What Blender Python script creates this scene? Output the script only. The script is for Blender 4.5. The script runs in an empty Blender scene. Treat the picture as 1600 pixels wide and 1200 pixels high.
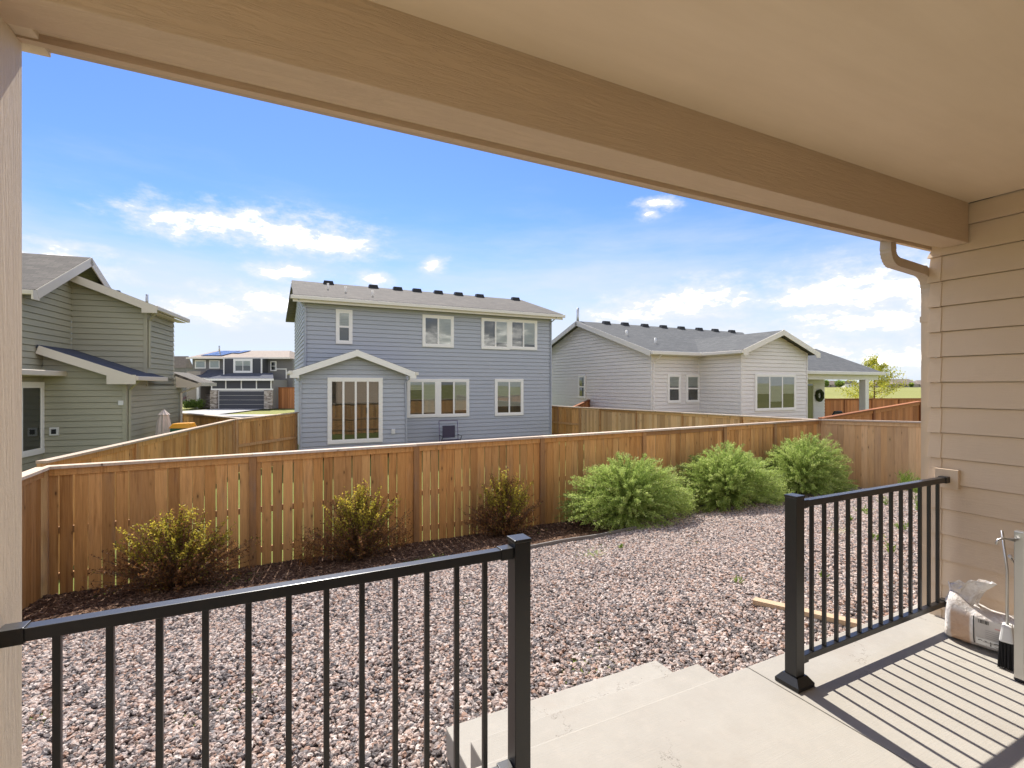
import bpy, bmesh, math, random
from mathutils import Vector, Matrix
R = math.radians
random.seed(7)
S = bpy.context.scene
COL = S.collection

# ------------------------------------------------------------------ camera
F_PX, V0, YAW, CAM_H = 772.0, 602.0, R(26.33), 1.53
CY, SY = math.cos(YAW), math.sin(YAW)
cam_d = bpy.data.cameras.new('camera'); cam = bpy.data.objects.new('camera', cam_d)
COL.objects.link(cam); S.camera = cam
cam.location = (0, 0, CAM_H); cam.rotation_euler = (R(90), 0, -YAW)
cam_d.sensor_width = 36.0; cam_d.lens = F_PX / 1600 * 36.0
cam_d.shift_y = 2.0 / 1600; cam_d.clip_start = 0.05; cam_d.clip_end = 6000

# ------------------------------------------------------------------ light
SUN_AZ, SUN_EL = R(7), R(52)          # azimuth measured from +Y towards +X
sd = Vector((math.sin(SUN_AZ) * math.cos(SUN_EL), math.cos(SUN_AZ) * math.cos(SUN_EL), math.sin(SUN_EL)))
sl = bpy.data.lights.new('sun', 'SUN'); sun = bpy.data.objects.new('sun', sl); COL.objects.link(sun)
sl.energy = 2.0; sl.angle = R(0.53); sl.color = (1.0, 0.95, 0.87)
sun.rotation_euler = sd.to_track_quat('Z', 'Y').to_euler(); sun.location = (0, 0, 30)

S.view_settings.view_transform = 'Standard'; S.view_settings.look = 'None'
S.view_settings.gamma = 1.0; S.view_settings.use_curve_mapping = False
S.view_settings.exposure = 2.1

W = bpy.data.worlds.new('World'); S.world = W; W.use_nodes = True
wn = W.node_tree.nodes; wl = W.node_tree.links; wn.clear()

def N(nt, t, **kw):
    n = nt.nodes.new(t)
    for k, v in kw.items(): setattr(n, k, v)
    return n

def math_n(nt, op, a, b=None, c=None, clamp=False):
    n = nt.nodes.new('ShaderNodeMath'); n.operation = op; n.use_clamp = clamp
    for i, x in enumerate((a, b, c)):
        if x is None: continue
        if isinstance(x, (int, float)): n.inputs[i].default_value = x
        else: nt.links.new(x, n.inputs[i])
    return n.outputs[0]

def vmath(nt, op, a, b=None):
    n = nt.nodes.new('ShaderNodeVectorMath'); n.operation = op
    for i, x in enumerate((a, b)):
        if x is None: continue
        if isinstance(x, (tuple, list)): n.inputs[i].default_value = x
        else: nt.links.new(x, n.inputs[i])
    return n.outputs['Value' if op in ('LENGTH', 'DOT_PRODUCT') else 'Vector']

def mixc(nt, fac, a, b, mode='MIX'):
    n = nt.nodes.new('ShaderNodeMix'); n.data_type = 'RGBA'; n.blend_type = mode
    for s, x in ((n.inputs[0], fac), (n.inputs[6], a), (n.inputs[7], b)):
        if isinstance(x, (int, float)): s.default_value = x
        elif isinstance(x, (tuple, list)): s.default_value = tuple(x[:3]) + (1,)
        else: nt.links.new(x, s)
    return n.outputs[2]

def noise(nt, vec, scale, detail=4, rough=0.55, out='Fac'):
    n = nt.nodes.new('ShaderNodeTexNoise'); n.inputs['Scale'].default_value = scale
    n.inputs['Detail'].default_value = detail; n.inputs['Roughness'].default_value = rough
    if vec is not None: nt.links.new(vec, n.inputs['Vector'])
    return n.outputs[out]

def smooth(nt, x, a, b):
    n = nt.nodes.new('ShaderNodeMapRange'); n.interpolation_type = 'SMOOTHSTEP'
    nt.links.new(x, n.inputs[0]); n.inputs[1].default_value = a; n.inputs[2].default_value = b
    return n.outputs[0]

def pix_dir(u, v):
    dx = (u - 800) / F_PX; dz = -(v - V0) / F_PX
    return Vector((dx * CY + SY, -dx * SY + CY, dz))

def build_sky():
    nt = W.node_tree
    out = N(nt, 'ShaderNodeOutputWorld'); bg = N(nt, 'ShaderNodeBackground')
    sky = N(nt, 'ShaderNodeTexSky', sky_type='NISHITA'); sky.sun_disc = False
    sky.sun_elevation = SUN_EL; sky.sun_rotation = SUN_AZ
    sky.altitude = 1500; sky.air_density = 1.0; sky.dust_density = 0.3; sky.ozone_density = 2.0
    tc = N(nt, 'ShaderNodeTexCoord'); d = tc.outputs['Generated']
    sep = N(nt, 'ShaderNodeSeparateXYZ'); nt.links.new(d, sep.inputs[0]); z = sep.outputs[2]
    # cumulus: soft-edged heaps, the ones in view and unseen ones added all round as fill light
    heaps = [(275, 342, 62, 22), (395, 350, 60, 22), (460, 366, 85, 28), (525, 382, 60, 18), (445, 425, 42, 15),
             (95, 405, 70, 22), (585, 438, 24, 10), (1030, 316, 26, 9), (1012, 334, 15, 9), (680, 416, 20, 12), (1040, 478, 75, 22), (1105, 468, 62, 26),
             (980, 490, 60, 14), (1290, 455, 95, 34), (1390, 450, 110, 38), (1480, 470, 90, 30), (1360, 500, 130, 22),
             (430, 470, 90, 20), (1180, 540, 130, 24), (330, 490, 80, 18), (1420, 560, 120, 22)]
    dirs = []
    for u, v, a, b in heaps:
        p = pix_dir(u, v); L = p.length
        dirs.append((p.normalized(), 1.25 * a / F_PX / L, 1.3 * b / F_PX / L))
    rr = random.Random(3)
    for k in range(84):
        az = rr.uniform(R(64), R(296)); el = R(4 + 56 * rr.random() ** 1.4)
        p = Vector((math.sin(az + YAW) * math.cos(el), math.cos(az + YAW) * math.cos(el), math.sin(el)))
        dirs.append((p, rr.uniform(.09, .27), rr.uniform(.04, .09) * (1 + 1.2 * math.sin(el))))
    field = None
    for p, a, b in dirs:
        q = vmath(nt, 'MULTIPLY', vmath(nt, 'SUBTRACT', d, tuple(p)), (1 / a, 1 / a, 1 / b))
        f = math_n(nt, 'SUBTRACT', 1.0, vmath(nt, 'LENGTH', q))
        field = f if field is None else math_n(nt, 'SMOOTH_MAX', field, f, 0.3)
    ds = vmath(nt, 'MULTIPLY', d, (1, 1, 2.2))
    n1 = noise(nt, ds, 20, 9, 0.64); n2 = noise(nt, ds, 5.5, 5, 0.55)
    dens = math_n(nt, 'ADD', field, math_n(nt, 'MULTIPLY', math_n(nt, 'SUBTRACT', n1, 0.5), 2.7))
    cum = math_n(nt, 'POWER', smooth(nt, dens, -0.5, 1.0), 1.4)
    # thin veil, thicker towards the horizon
    vd = vmath(nt, 'MULTIPLY', d, (1.0, 1.0, 5.0))
    veil_n = noise(nt, vd, 3.2, 7, 0.6)
    low = math_n(nt, 'SUBTRACT', 1.0, smooth(nt, z, 0.02, 0.46))
    veil = math_n(nt, 'MULTIPLY', smooth(nt, math_n(nt, 'ADD', math_n(nt, 'MULTIPLY', veil_n, 0.5), math_n(nt, 'MULTIPLY', low, 0.6)), 0.32, 0.90), 0.94)
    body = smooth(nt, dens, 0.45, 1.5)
    ccol = mixc(nt, body, (2.25, 2.28, 2.36), (13.5, 13.0, 12.3))  # thick cores set overbright to lift the shade
    skyc = mixc(nt, 1.0, sky.outputs[0], (0.275, 0.345, 0.495), 'MULTIPLY')
    c1 = mixc(nt, veil, skyc, (1.9, 2.04, 2.25))
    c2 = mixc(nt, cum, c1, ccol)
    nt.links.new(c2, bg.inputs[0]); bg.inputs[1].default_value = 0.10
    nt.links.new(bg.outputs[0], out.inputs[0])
build_sky()

# ------------------------------------------------------------------ pixel helpers (a pixel gives a direction; depth comes from planes)
def on_z(u, v, z):
    r = pix_dir(u, v); t = (z - CAM_H) / r.z; return (r.x * t, r.y * t)
def at_depth(u, v, zc):
    r = pix_dir(u, v); return (r.x * zc, r.y * zc, CAM_H + r.z * zc)

# ------------------------------------------------------------------ object helpers
def link(o): COL.objects.link(o); return o
def empty(name, label, cat, loc=(0, 0, 0), rz=0, group=None, kind=None):
    o = bpy.data.objects.new(name, None); o.empty_display_size = 0.2
    o.location = loc; o.rotation_euler = (0, 0, rz); link(o)
    o['label'] = label; o['category'] = cat
    if group: o['group'] = group
    if kind: o['kind'] = kind
    return o
def tag(o, label, cat, group=None):
    o['label'] = label; o['category'] = cat
    if group: o['group'] = group
    return o

class MB:
    def __init__(s): s.v = []; s.f = []; s.m = []; s.sm = []
    def add(s, vs, fs, mi=0, smooth=False):
        b = len(s.v); s.v += [tuple(p) for p in vs]
        for f in fs: s.f.append([i + b for i in f]); s.m.append(mi); s.sm.append(smooth)
        return s
    def box(s, x0, x1, y0, y1, z0, z1, mi=0):
        P = [(x, y, z) for z in (z0, z1) for y in (y0, y1) for x in (x0, x1)]
        return s.add(P, [(0, 2, 3, 1), (4, 5, 7, 6), (0, 1, 5, 4), (2, 6, 7, 3), (0, 4, 6, 2), (1, 3, 7, 5)], mi)
    def hexa(s, P, mi=0):      # 8 points, bottom four then top four (same order)
        return s.add(P, [(3, 2, 1, 0), (4, 5, 6, 7), (0, 1, 5, 4), (1, 2, 6, 5), (2, 3, 7, 6), (3, 0, 4, 7)], mi)
    def prism(s, poly, off, mi=0):   # planar polygon (3-D points) extruded by vector off
        n = len(poly); P = [Vector(p) for p in poly]; Q = [p + Vector(off) for p in P]
        return s.add(P + Q, [list(range(n))[::-1], list(range(n, 2 * n))] + [(i, (i + 1) % n, n + (i + 1) % n, n + i) for i in range(n)], mi)
    def tube(s, pts, rad, n=8, mi=0, caps=True, smooth=True):
        pts = [Vector(p) for p in pts]; rads = rad if isinstance(rad, (list, tuple)) else [rad] * len(pts)
        b = len(s.v); prev = None
        for i, p in enumerate(pts):
            t = (pts[min(i + 1, len(pts) - 1)] - pts[max(i - 1, 0)]).normalized()
            a = Vector((0, 0, 1)) if abs(t.z) < 0.95 else Vector((1, 0, 0))
            if prev is not None: a = prev
            x = (a - t * a.dot(t)).normalized(); prev = x; y = t.cross(x)
            for k in range(n):
                an = 2 * math.pi * k / n
                s.v.append(tuple(p + (x * math.cos(an) + y * math.sin(an)) * rads[i]))
        for i in range(len(pts) - 1):
            for k in range(n):
                k2 = (k + 1) % n
                s.f.append([b + i * n + k, b + i * n + k2, b + (i + 1) * n + k2, b + (i + 1) * n + k]); s.m.append(mi); s.sm.append(smooth)
        if caps:
            s.f.append([b + k for k in range(n)][::-1]); s.m.append(mi); s.sm.append(False)
            e = b + (len(pts) - 1) * n; s.f.append([e + k for k in range(n)]); s.m.append(mi); s.sm.append(False)
        return s
    def build(s, name, mats, parent=None, recalc=True, bevel=0, loc=None, rot=None):
        me = bpy.data.meshes.new(name); me.from_pydata(s.v, [], s.f); me.update()
        if not isinstance(mats, (list, tuple)): mats = [mats]
        for m in mats: me.materials.append(m)
        me.polygons.foreach_set('material_index', s.m); me.polygons.foreach_set('use_smooth', s.sm)
        if recalc or bevel:
            bm = bmesh.new(); bm.from_mesh(me)
            bmesh.ops.recalc_face_normals(bm, faces=bm.faces)
            if bevel: bmesh.ops.bevel(bm, geom=bm.edges[:], offset=bevel, segments=2, profile=0.6, affect='EDGES', clamp_overlap=True)
            bm.to_mesh(me); bm.free()
        o = bpy.data.objects.new(name, me); link(o)
        if parent: o.parent = parent
        if loc: o.location = loc
        if rot: o.rotation_euler = rot
        return o

def inst(name, mesh, parent, loc, scale=(1, 1, 1), rot=(0, 0, 0)):
    o = bpy.data.objects.new(name, mesh); link(o); o.parent = parent
    o.location = loc; o.scale = scale; o.rotation_euler = rot
    return o

# ------------------------------------------------------------------ materials
def new_mat(name, rough=0.6, spec=0.3, metal=0.0):
    m = bpy.data.materials.new(name); m.use_nodes = True
    b = m.node_tree.nodes['Principled BSDF']
    b.inputs['Roughness'].default_value = rough; b.inputs['Metallic'].default_value = metal
    b.inputs['Specular IOR Level'].default_value = spec
    return m, m.node_tree, b
def obj_co(nt, sc=(1, 1, 1), rnd=0.0):
    tc = N(nt, 'ShaderNodeTexCoord'); v = vmath(nt, 'MULTIPLY', tc.outputs['Object'], sc)
    if rnd:
        oi = N(nt, 'ShaderNodeObjectInfo')
        cb = N(nt, 'ShaderNodeCombineXYZ')
        for i, k in enumerate((rnd, rnd * 1.7, rnd * 0.6)): nt.links.new(math_n(nt, 'MULTIPLY', oi.outputs['Random'], k), cb.inputs[i])
        v = vmath(nt, 'ADD', v, cb.outputs[0])
    return v
def bump(nt, b, h, strength=0.3, dist=0.01):
    n = N(nt, 'ShaderNodeBump'); n.inputs['Strength'].default_value = strength; n.inputs['Distance'].default_value = dist
    nt.links.new(h, n.inputs['Height']); nt.links.new(n.outputs[0], b.inputs['Normal'])
def ramp(nt, x, stops, interp='LINEAR'):
    n = N(nt, 'ShaderNodeValToRGB'); n.color_ramp.interpolation = interp
    e = n.color_ramp.elements
    while len(e) > 1: e.remove(e[-1])
    e[0].position = stops[0][0]; e[0].color = tuple(stops[0][1]) + (1,)
    for p, c in stops[1:]:
        k = e.new(p); k.color = tuple(c) + (1,)
    nt.links.new(x, n.inputs[0]); return n.outputs[0]

def m_plain(name, col, rough=0.6, spec=0.3, metal=0.0, var=0.08, scale=6, bstr=0.0, bscale=60):
    m, nt, b = new_mat(name, rough, spec, metal)
    co = obj_co(nt); f = noise(nt, co, scale, 5)
    c = mixc(nt, f, tuple(x * (1 - var) for x in col), tuple(min(1, x * (1 + var)) for x in col))
    nt.links.new(c, b.inputs['Base Color'])
    if bstr: bump(nt, b, noise(nt, co, bscale, 4), bstr, 0.004)
    return m
def m_siding(name, col, grain=True):
    # painted fibre-cement board: faint wood-grain emboss, slight board-to-board and weather variation
    m, nt, b = new_mat(name, 0.62, 0.25)
    co = obj_co(nt, (1, 1, 1), 31.0)
    oi = N(nt, 'ShaderNodeObjectInfo')
    dirt = noise(nt, co, 0.9, 5, 0.6); fine = noise(nt, co, 9, 3)
    c = mixc(nt, dirt, tuple(x * 0.92 for x in col), tuple(x * 1.07 for x in col))
    c = mixc(nt, math_n(nt, 'MULTIPLY', oi.outputs['Random'], 0.35), c, tuple(x * 0.93 for x in col))
    c = mixc(nt, math_n(nt, 'MULTIPLY', fine, 0.12), c, tuple(x * 1.15 for x in col))
    nt.links.new(c, b.inputs['Base Color'])
    if grain:
        g = noise(nt, vmath(nt, 'MULTIPLY', co, (6, 6, 70)), 1.6, 5, 0.65)
        g2 = noise(nt, vmath(nt, 'MULTIPLY', co, (55, 55, 5)), 1.0, 3, 0.6)
        bump(nt, b, math_n(nt, 'ADD', g, math_n(nt, 'MULTIPLY', g2, 0.5)), 0.5, 0.0035)
    return m
def m_grain(name, col, axis='X', amount=0.35):
    # embossed wood-grain trim board
    m, nt, b = new_mat(name, 0.55, 0.25)
    sc = {'X': (2.2, 26, 26), 'Y': (26, 2.2, 26), 'Z': (26, 26, 2.2)}[axis]
    co = obj_co(nt); wob = noise(nt, vmath(nt, 'MULTIPLY', co, tuple(k * 0.22 for k in sc)), 1.0, 3, 0.5, 'Color')
    cc = vmath(nt, 'ADD', vmath(nt, 'MULTIPLY', co, sc), vmath(nt, 'MULTIPLY', wob, (2.2, 2.2, 2.2)))
    g = noise(nt, cc, 1.5, 6, 0.68)
    line = ramp(nt, g, [(0.0, (0, 0, 0)), (0.42, (0.35,) * 3), (0.5, (1, 1, 1)), (0.58, (0.4,) * 3), (1, (0.1,) * 3)])
    d = noise(nt, co, 1.3, 4)
    c = mixc(nt, d, tuple(x * 0.93 for x in col), tuple(x * 1.06 for x in col))
    nt.links.new(c, b.inputs['Base Color'])
    bump(nt, b, line, amount, 0.004)
    return m
def m_wood(name, base, dark, light, unit=True, rough=0.75, grey=0.25):
    # weathered cedar: grain, knots, grey streaks, board-to-board difference
    m, nt, b = new_mat(name, rough, 0.2)
    oi = N(nt, 'ShaderNodeObjectInfo'); rnd = oi.outputs['Random']
    co = obj_co(nt, (0.14, 0.02, 1.6) if unit else (1, 1, 1), 47.0)
    gr = noise(nt, vmath(nt, 'MULTIPLY', co, (38, 38, 2.2)), 1.6, 6, 0.65)
    big = noise(nt, vmath(nt, 'MULTIPLY', co, (7, 7, 1.4)), 1.3, 4, 0.6)
    strk = noise(nt, vmath(nt, 'MULTIPLY', co, (16, 16, 0.9)), 1.5, 4, 0.6)
    c = mixc(nt, gr, dark, light); c = mixc(nt, 0.35, c, base); c = mixc(nt, math_n(nt, 'MULTIPLY', smooth(nt, strk, 0.50, 0.72), 0.6), c, dark)
    hue = ramp(nt, rnd, [(0, (0.78, 0.69, 0.60)), (0.12, (1.08, 1.0, 0.90)), (0.30, (0.92, 0.86, 0.82)), (0.46, (1.24, 1.18, 1.12)), (0.62, (1.0, 0.88, 0.74)), (0.74, (1.12, 1.10, 1.08)), (0.88, (0.86, 0.80, 0.74))], 'CONSTANT')
    c = mixc(nt, 1.0, c, hue, 'MULTIPLY')
    gfac = math_n(nt, 'MULTIPLY', smooth(nt, big, 0.5, 0.78), grey)
    c = mixc(nt, gfac, c, (0.20, 0.165, 0.14))
    vo = N(nt, 'ShaderNodeTexVoronoi'); vo.inputs['Scale'].default_value = 1.0
    nt.links.new(vmath(nt, 'MULTIPLY', co, (9, 9, 3.6)), vo.inputs['Vector'])
    vc = N(nt, 'ShaderNodeSeparateColor'); nt.links.new(vo.outputs['Color'], vc.inputs[0])
    knot = math_n(nt, 'MULTIPLY', math_n(nt, 'SUBTRACT', 1.0, smooth(nt, vo.outputs['Distance'], 0.03, 0.15)), math_n(nt, 'GREATER_THAN', vc.outputs[0], 0.66))
    halo = math_n(nt, 'MULTIPLY', math_n(nt, 'SUBTRACT', 1.0, smooth(nt, vo.outputs['Distance'], 0.12, 0.34)), math_n(nt, 'GREATER_THAN', vc.outputs[0], 0.66))
    c = mixc(nt, math_n(nt, 'MULTIPLY', halo, 0.35), c, tuple(x * 0.55 for x in base))
    c = mixc(nt, math_n(nt, 'MULTIPLY', knot, 0.85), c, (0.07, 0.03, 0.015))
    nt.links.new(c, b.inputs['Base Color'])
    bump(nt, b, gr, 0.35, 0.003)
    return m
def m_concrete():
    m, nt, b = new_mat('concrete', 0.85, 0.2)
    co = obj_co(nt); big = noise(nt, co, 1.6, 6, 0.65); mid = noise(nt, co, 14, 5, 0.6); fine = noise(nt, co, 160, 3, 0.6)
    c = mixc(nt, big, (0.275, 0.25, 0.212), (0.40, 0.375, 0.33))
    c = mixc(nt, math_n(nt, 'MULTIPLY', smooth(nt, mid, 0.45, 0.75), 0.35), c, (0.39, 0.35, 0.30))
    c = mixc(nt, math_n(nt, 'MULTIPLY', smooth(nt, fine, 0.55, 0.7), 0.35), c, (0.30, 0.27, 0.23))
    stain = noise(nt, vmath(nt, 'ADD', co, (7.3, 2.1, 0)), 0.8, 7, 0.7)
    c = mixc(nt, math_n(nt, 'MULTIPLY', smooth(nt, stain, 0.54, 0.68), 0.4), c, (0.29, 0.25, 0.205))
    vo = N(nt, 'ShaderNodeTexVoronoi', feature='DISTANCE_TO_EDGE'); vo.inputs['Scale'].default_value = 0.9
    wb_ = noise(nt, co, 5, 5, 0.7, 'Color'); nt.links.new(vmath(nt, 'ADD', co, vmath(nt, 'MULTIPLY', wb_, (.5, .5, .5))), vo.inputs['Vector'])
    crack = math_n(nt, 'MULTIPLY', math_n(nt, 'LESS_THAN', vo.outputs[0], 0.0022), smooth(nt, stain, 0.48, 0.52))
    c = mixc(nt, math_n(nt, 'MULTIPLY', crack, 0.55), c, (0.12, 0.10, 0.085))
    broom = noise(nt, vmath(nt, 'MULTIPLY', co, (3, 190, 3)), 1.0, 3, 0.6)
    nt.links.new(c, b.inputs['Base Color'])
    bump(nt, b, math_n(nt, 'ADD', math_n(nt, 'ADD', fine, broom), math_n(nt, 'MULTIPLY', mid, 0.6)), 0.32, 0.003)
    return m
def m_shingle(name, cols, sc=1.0):
    m, nt, b = new_mat(name, 0.9, 0.1)
    co = obj_co(nt)
    br = N(nt, 'ShaderNodeTexBrick'); br.inputs['Scale'].default_value = 1.0
    br.inputs['Brick Width'].default_value = 0.32 * sc; br.inputs['Row Height'].default_value = 0.14 * sc
    br.inputs['Mortar Size'].default_value = 0.006; br.offset = 0.37
    br.inputs['Color1'].default_value = tuple(cols[0]) + (1,); br.inputs['Color2'].default_value = tuple(cols[1]) + (1,)
    br.inputs['Mortar'].default_value = tuple(x * 0.45 for x in cols[0]) + (1,)
    tc = N(nt, 'ShaderNodeTexCoord'); nt.links.new(tc.outputs['UV'], br.inputs['Vector'])
    sp = noise(nt, co, 90, 3, 0.7); bl = noise(nt, co, 4, 5, 0.65)
    c = mixc(nt, math_n(nt, 'MULTIPLY', smooth(nt, bl, 0.4, 0.7), 0.5), br.outputs['Color'], cols[2])
    c = mixc(nt, math_n(nt, 'MULTIPLY', sp, 0.5), c, tuple(x * 1.5 for x in cols[1]))
    nt.links.new(c, b.inputs['Base Color'])
    bump(nt, b, br.outputs['Fac'], -0.4, 0.01)
    return m
def m_glass():
    m = bpy.data.materials.new('window_glass'); m.use_nodes = True; nt = m.node_tree; nt.nodes.clear()
    o = N(nt, 'ShaderNodeOutputMaterial'); mx = N(nt, 'ShaderNodeMixShader'); t = N(nt, 'ShaderNodeBsdfTransparent'); g = N(nt, 'ShaderNodeBsdfGlossy')
    t.inputs[0].default_value = (0.80, 0.84, 0.82, 1); g.inputs['Roughness'].default_value = 0.015; g.inputs[0].default_value = (0.95, 0.97, 0.96, 1)
    fr = N(nt, 'ShaderNodeFresnel'); fr.inputs[0].default_value = 1.55
    f = math_n(nt, 'MULTIPLY_ADD', fr.outputs[0], 1.3, 0.05, clamp=True)
    nt.links.new(f, mx.inputs[0]); nt.links.new(t.outputs[0], mx.inputs[1]); nt.links.new(g.outputs[0], mx.inputs[2]); nt.links.new(mx.outputs[0], o.inputs[0])
    return m
def m_leaf(name, stops, rough=0.55, trans=0.35):
    m = bpy.data.materials.new(name); m.use_nodes = True; nt = m.node_tree
    b = nt.nodes['Principled BSDF']; b.inputs['Roughness'].default_value = rough; b.inputs['Specular IOR Level'].default_value = 0.25
    at = N(nt, 'ShaderNodeAttribute', attribute_name='tone')
    c = ramp(nt, at.outputs['Fac'], stops); nt.links.new(c, b.inputs['Base Color'])
    tr = N(nt, 'ShaderNodeBsdfTranslucent'); nt.links.new(c, tr.inputs[0])
    mx = N(nt, 'ShaderNodeMixShader'); mx.inputs[0].default_value = trans
    o = nt.nodes['Material Output']
    nt.links.new(b.outputs[0], mx.inputs[1]); nt.links.new(tr.outputs[0], mx.inputs[2]); nt.links.new(mx.outputs[0], o.inputs[0])
    return m

M = {}
M['tan_siding'] = m_siding('tan_siding', (0.65, 0.51, 0.365))
M['tan_trim'] = m_grain('tan_trim', (0.62, 0.475, 0.325), 'X', 0.55)
M['tan_smooth'] = m_plain('tan_smooth', (0.70, 0.56, 0.39), 0.5, 0.3, var=0.06, bstr=0.05)
M['tan_metal'] = m_plain('tan_metal', (0.50, 0.40, 0.29), 0.35, 0.5, var=0.03)
M['column_tan'] = m_grain('column_tan', (0.72, 0.59, 0.42), 'Z', 0.45)
M['black_metal'] = m_plain('black_metal', (0.009, 0.008, 0.0075), 0.38, 0.4, var=0.1, bstr=0.06, bscale=400)
for _n in ('black_metal',):
    _b = M[_n].node_tree.nodes['Principled BSDF']; _b.inputs['Coat Weight'].default_value = 0.25; _b.inputs['Coat Roughness'].default_value = 0.22
M['steel'] = m_plain('steel', (0.55, 0.54, 0.52), 0.32, 0.5, metal=0.9, var=0.1)
M['concrete'] = m_concrete()
M['fence'] = m_wood('fence_cedar', (0.54, 0.285, 0.10), (0.25, 0.115, 0.038), (0.80, 0.51, 0.22))
M['fence_post'] = m_wood('fence_post_cedar', (0.44, 0.26, 0.12), (0.25, 0.135, 0.06), (0.56, 0.36, 0.19), unit=False, grey=0.4)
M['fence_pale'] = m_wood('fence_pale_cedar', (0.58, 0.39, 0.215), (0.40, 0.25, 0.13), (0.70, 0.50, 0.30))
M['fence_red'] = m_wood('fence_red_cedar', (0.46, 0.19, 0.075), (0.30, 0.11, 0.042), (0.55, 0.27, 0.12), grey=0.1)
M['fence_red_post'] = m_wood('fence_red_post', (0.28, 0.11, 0.045), (0.2, 0.07, 0.03), (0.36, 0.16, 0.07), unit=False, grey=0.1)
M['fence_cap'] = m_wood('fence_cap_cedar', (0.50, 0.42, 0.34), (0.36, 0.29, 0.23), (0.62, 0.54, 0.45), unit=False, grey=0.35)
M['white_trim'] = m_plain('white_trim', (0.86, 0.83, 0.78), 0.5, 0.3, var=0.03)
M['cream_trim'] = m_plain('cream_trim', (0.76, 0.71, 0.635), 0.5, 0.3, var=0.04)
M['blue_siding'] = m_siding('blue_siding', (0.43, 0.45, 0.495), False)
M['green_siding'] = m_siding('green_siding', (0.385, 0.365, 0.272), False)
M['grey_siding'] = m_siding('grey_siding', (0.78, 0.735, 0.69), False)
M['green_trim'] = m_plain('green_trim', (0.66, 0.59, 0.49), 0.5, 0.3, var=0.04)
M['shingle_tan'] = m_shingle('shingle_tan', [(0.10, 0.092, 0.082), (0.155, 0.14, 0.122), (0.07, 0.066, 0.062)])
M['shingle_grey'] = m_shingle('shingle_grey', [(0.078, 0.08, 0.08), (0.125, 0.126, 0.123), (0.055, 0.057, 0.06)])
M['shingle_dark'] = m_shingle('shingle_dark', [(0.06, 0.065, 0.085), (0.09, 0.095, 0.115), (0.05, 0.05, 0.065)])
M['shingle_brown'] = m_shingle('shingle_brown', [(0.28, 0.23, 0.19), (0.34, 0.285, 0.24), (0.24, 0.2, 0.17)])
M['glass'] = m_glass()
M['blind'] = m_plain('blind', (0.62, 0.62, 0.58), 0.7, 0.2, var=0.04)
M['room_shade'] = m_plain('room_shade', (0.09, 0.088, 0.08), 0.9, 0.1)  # flat dark colour standing for the shade of unlit rooms
M['vent_black'] = m_plain('vent_black', (0.02, 0.02, 0.022), 0.5, 0.3)
M['plastic_white'] = m_plain('plastic_white', (0.7, 0.69, 0.66), 0.45, 0.4)

# ------------------------------------------------------------------ ground
FENCE_Y = 8.2
def ss(a, b, x):
    t = max(0.0, min(1.0, (x - a) / (b - a))); return t * t * (3 - 2 * t)
def ground_z(x, y):
    d = math.hypot(x, y)
    near = -0.47 - 0.65 * max(0.0, min(1.0, (y - 2.6) / (FENCE_Y - 2.6)))
    if y > FENCE_Y: near = -1.12
    elif 2.7 < y < 8.0: near += 0.02 * math.sin(x * 1.9 + y * 1.1) * math.sin(y * 2.3 - x * 0.7) + 0.012 * math.sin(x * 4.1 - y * 3.3)
    right = ss(0.75, 1.4, x / max(y, 0.1)) if y > 0 else 1.0
    far = -1.12 + 1.55 * ss(28, 230, d) * right - 0.2 * ss(30, 60, d) * (1 - right)
    return near if d < 28 else far
def lerp_list(a): return a
xs = [-3000, -900, -300, -120, -60, -35, -20, -12, -8, -5, -3, -1, 1, 3, 5, 7, 9, 11, 13, 15, 18, 22, 28, 36, 46, 60, 80, 110, 150, 200, 260, 340, 500, 900, 3000]
ys = [-3000, -400, -60, -20, -8, -3, 1.0, 2.6, 3.5, 4.5, 5.5, 6.5, 7.5, 8.2, 9, 11, 14, 18, 22, 27, 34, 42, 52, 64, 80, 110, 150, 200, 260, 340, 500, 900, 3000]
mb = MB(); nx = len(xs)
mb.v = [(x, y, ground_z(x, y) - 0.03) for y in ys for x in xs]
for j in range(len(ys) - 1):
    for i in range(nx - 1):
        mb.f.append([j * nx + i, j * nx + i + 1, (j + 1) * nx + i + 1, (j + 1) * nx + i]); mb.m.append(0); mb.sm.append(True)
def m_grass():
    m, nt, b = new_mat('grass', 0.9, 0.1)
    ge = N(nt, 'ShaderNodeNewGeometry'); p = ge.outputs['Position']
    a = noise(nt, p, 0.05, 6, 0.6); f = noise(nt, p, 5, 6, 0.7); ff = noise(nt, p, 45, 4, 0.7)
    c = mixc(nt, a, (0.11, 0.15, 0.03), (0.24, 0.23, 0.065)); c = mixc(nt, math_n(nt, 'MULTIPLY', f, 0.5), c, (0.05, 0.09, 0.018))
    c = mixc(nt, math_n(nt, 'MULTIPLY', ff, 0.5), c, (0.16, 0.20, 0.05))
    far_ = smooth(nt, vmath(nt, 'LENGTH', p), 34, 44)   # the uncut field beyond the lots
    c = mixc(nt, math_n(nt, 'MULTIPLY', far_, 0.75), c, mixc(nt, a, (0.20, 0.205, 0.065), (0.31, 0.285, 0.105)))
    nt.links.new(c, b.inputs['Base Color']); bump(nt, b, ff, 0.6, 0.03)
    return m
M['grass'] = m_grass()
g = mb.build('ground', M['grass'], recalc=False); g['kind'] = 'structure'

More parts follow.
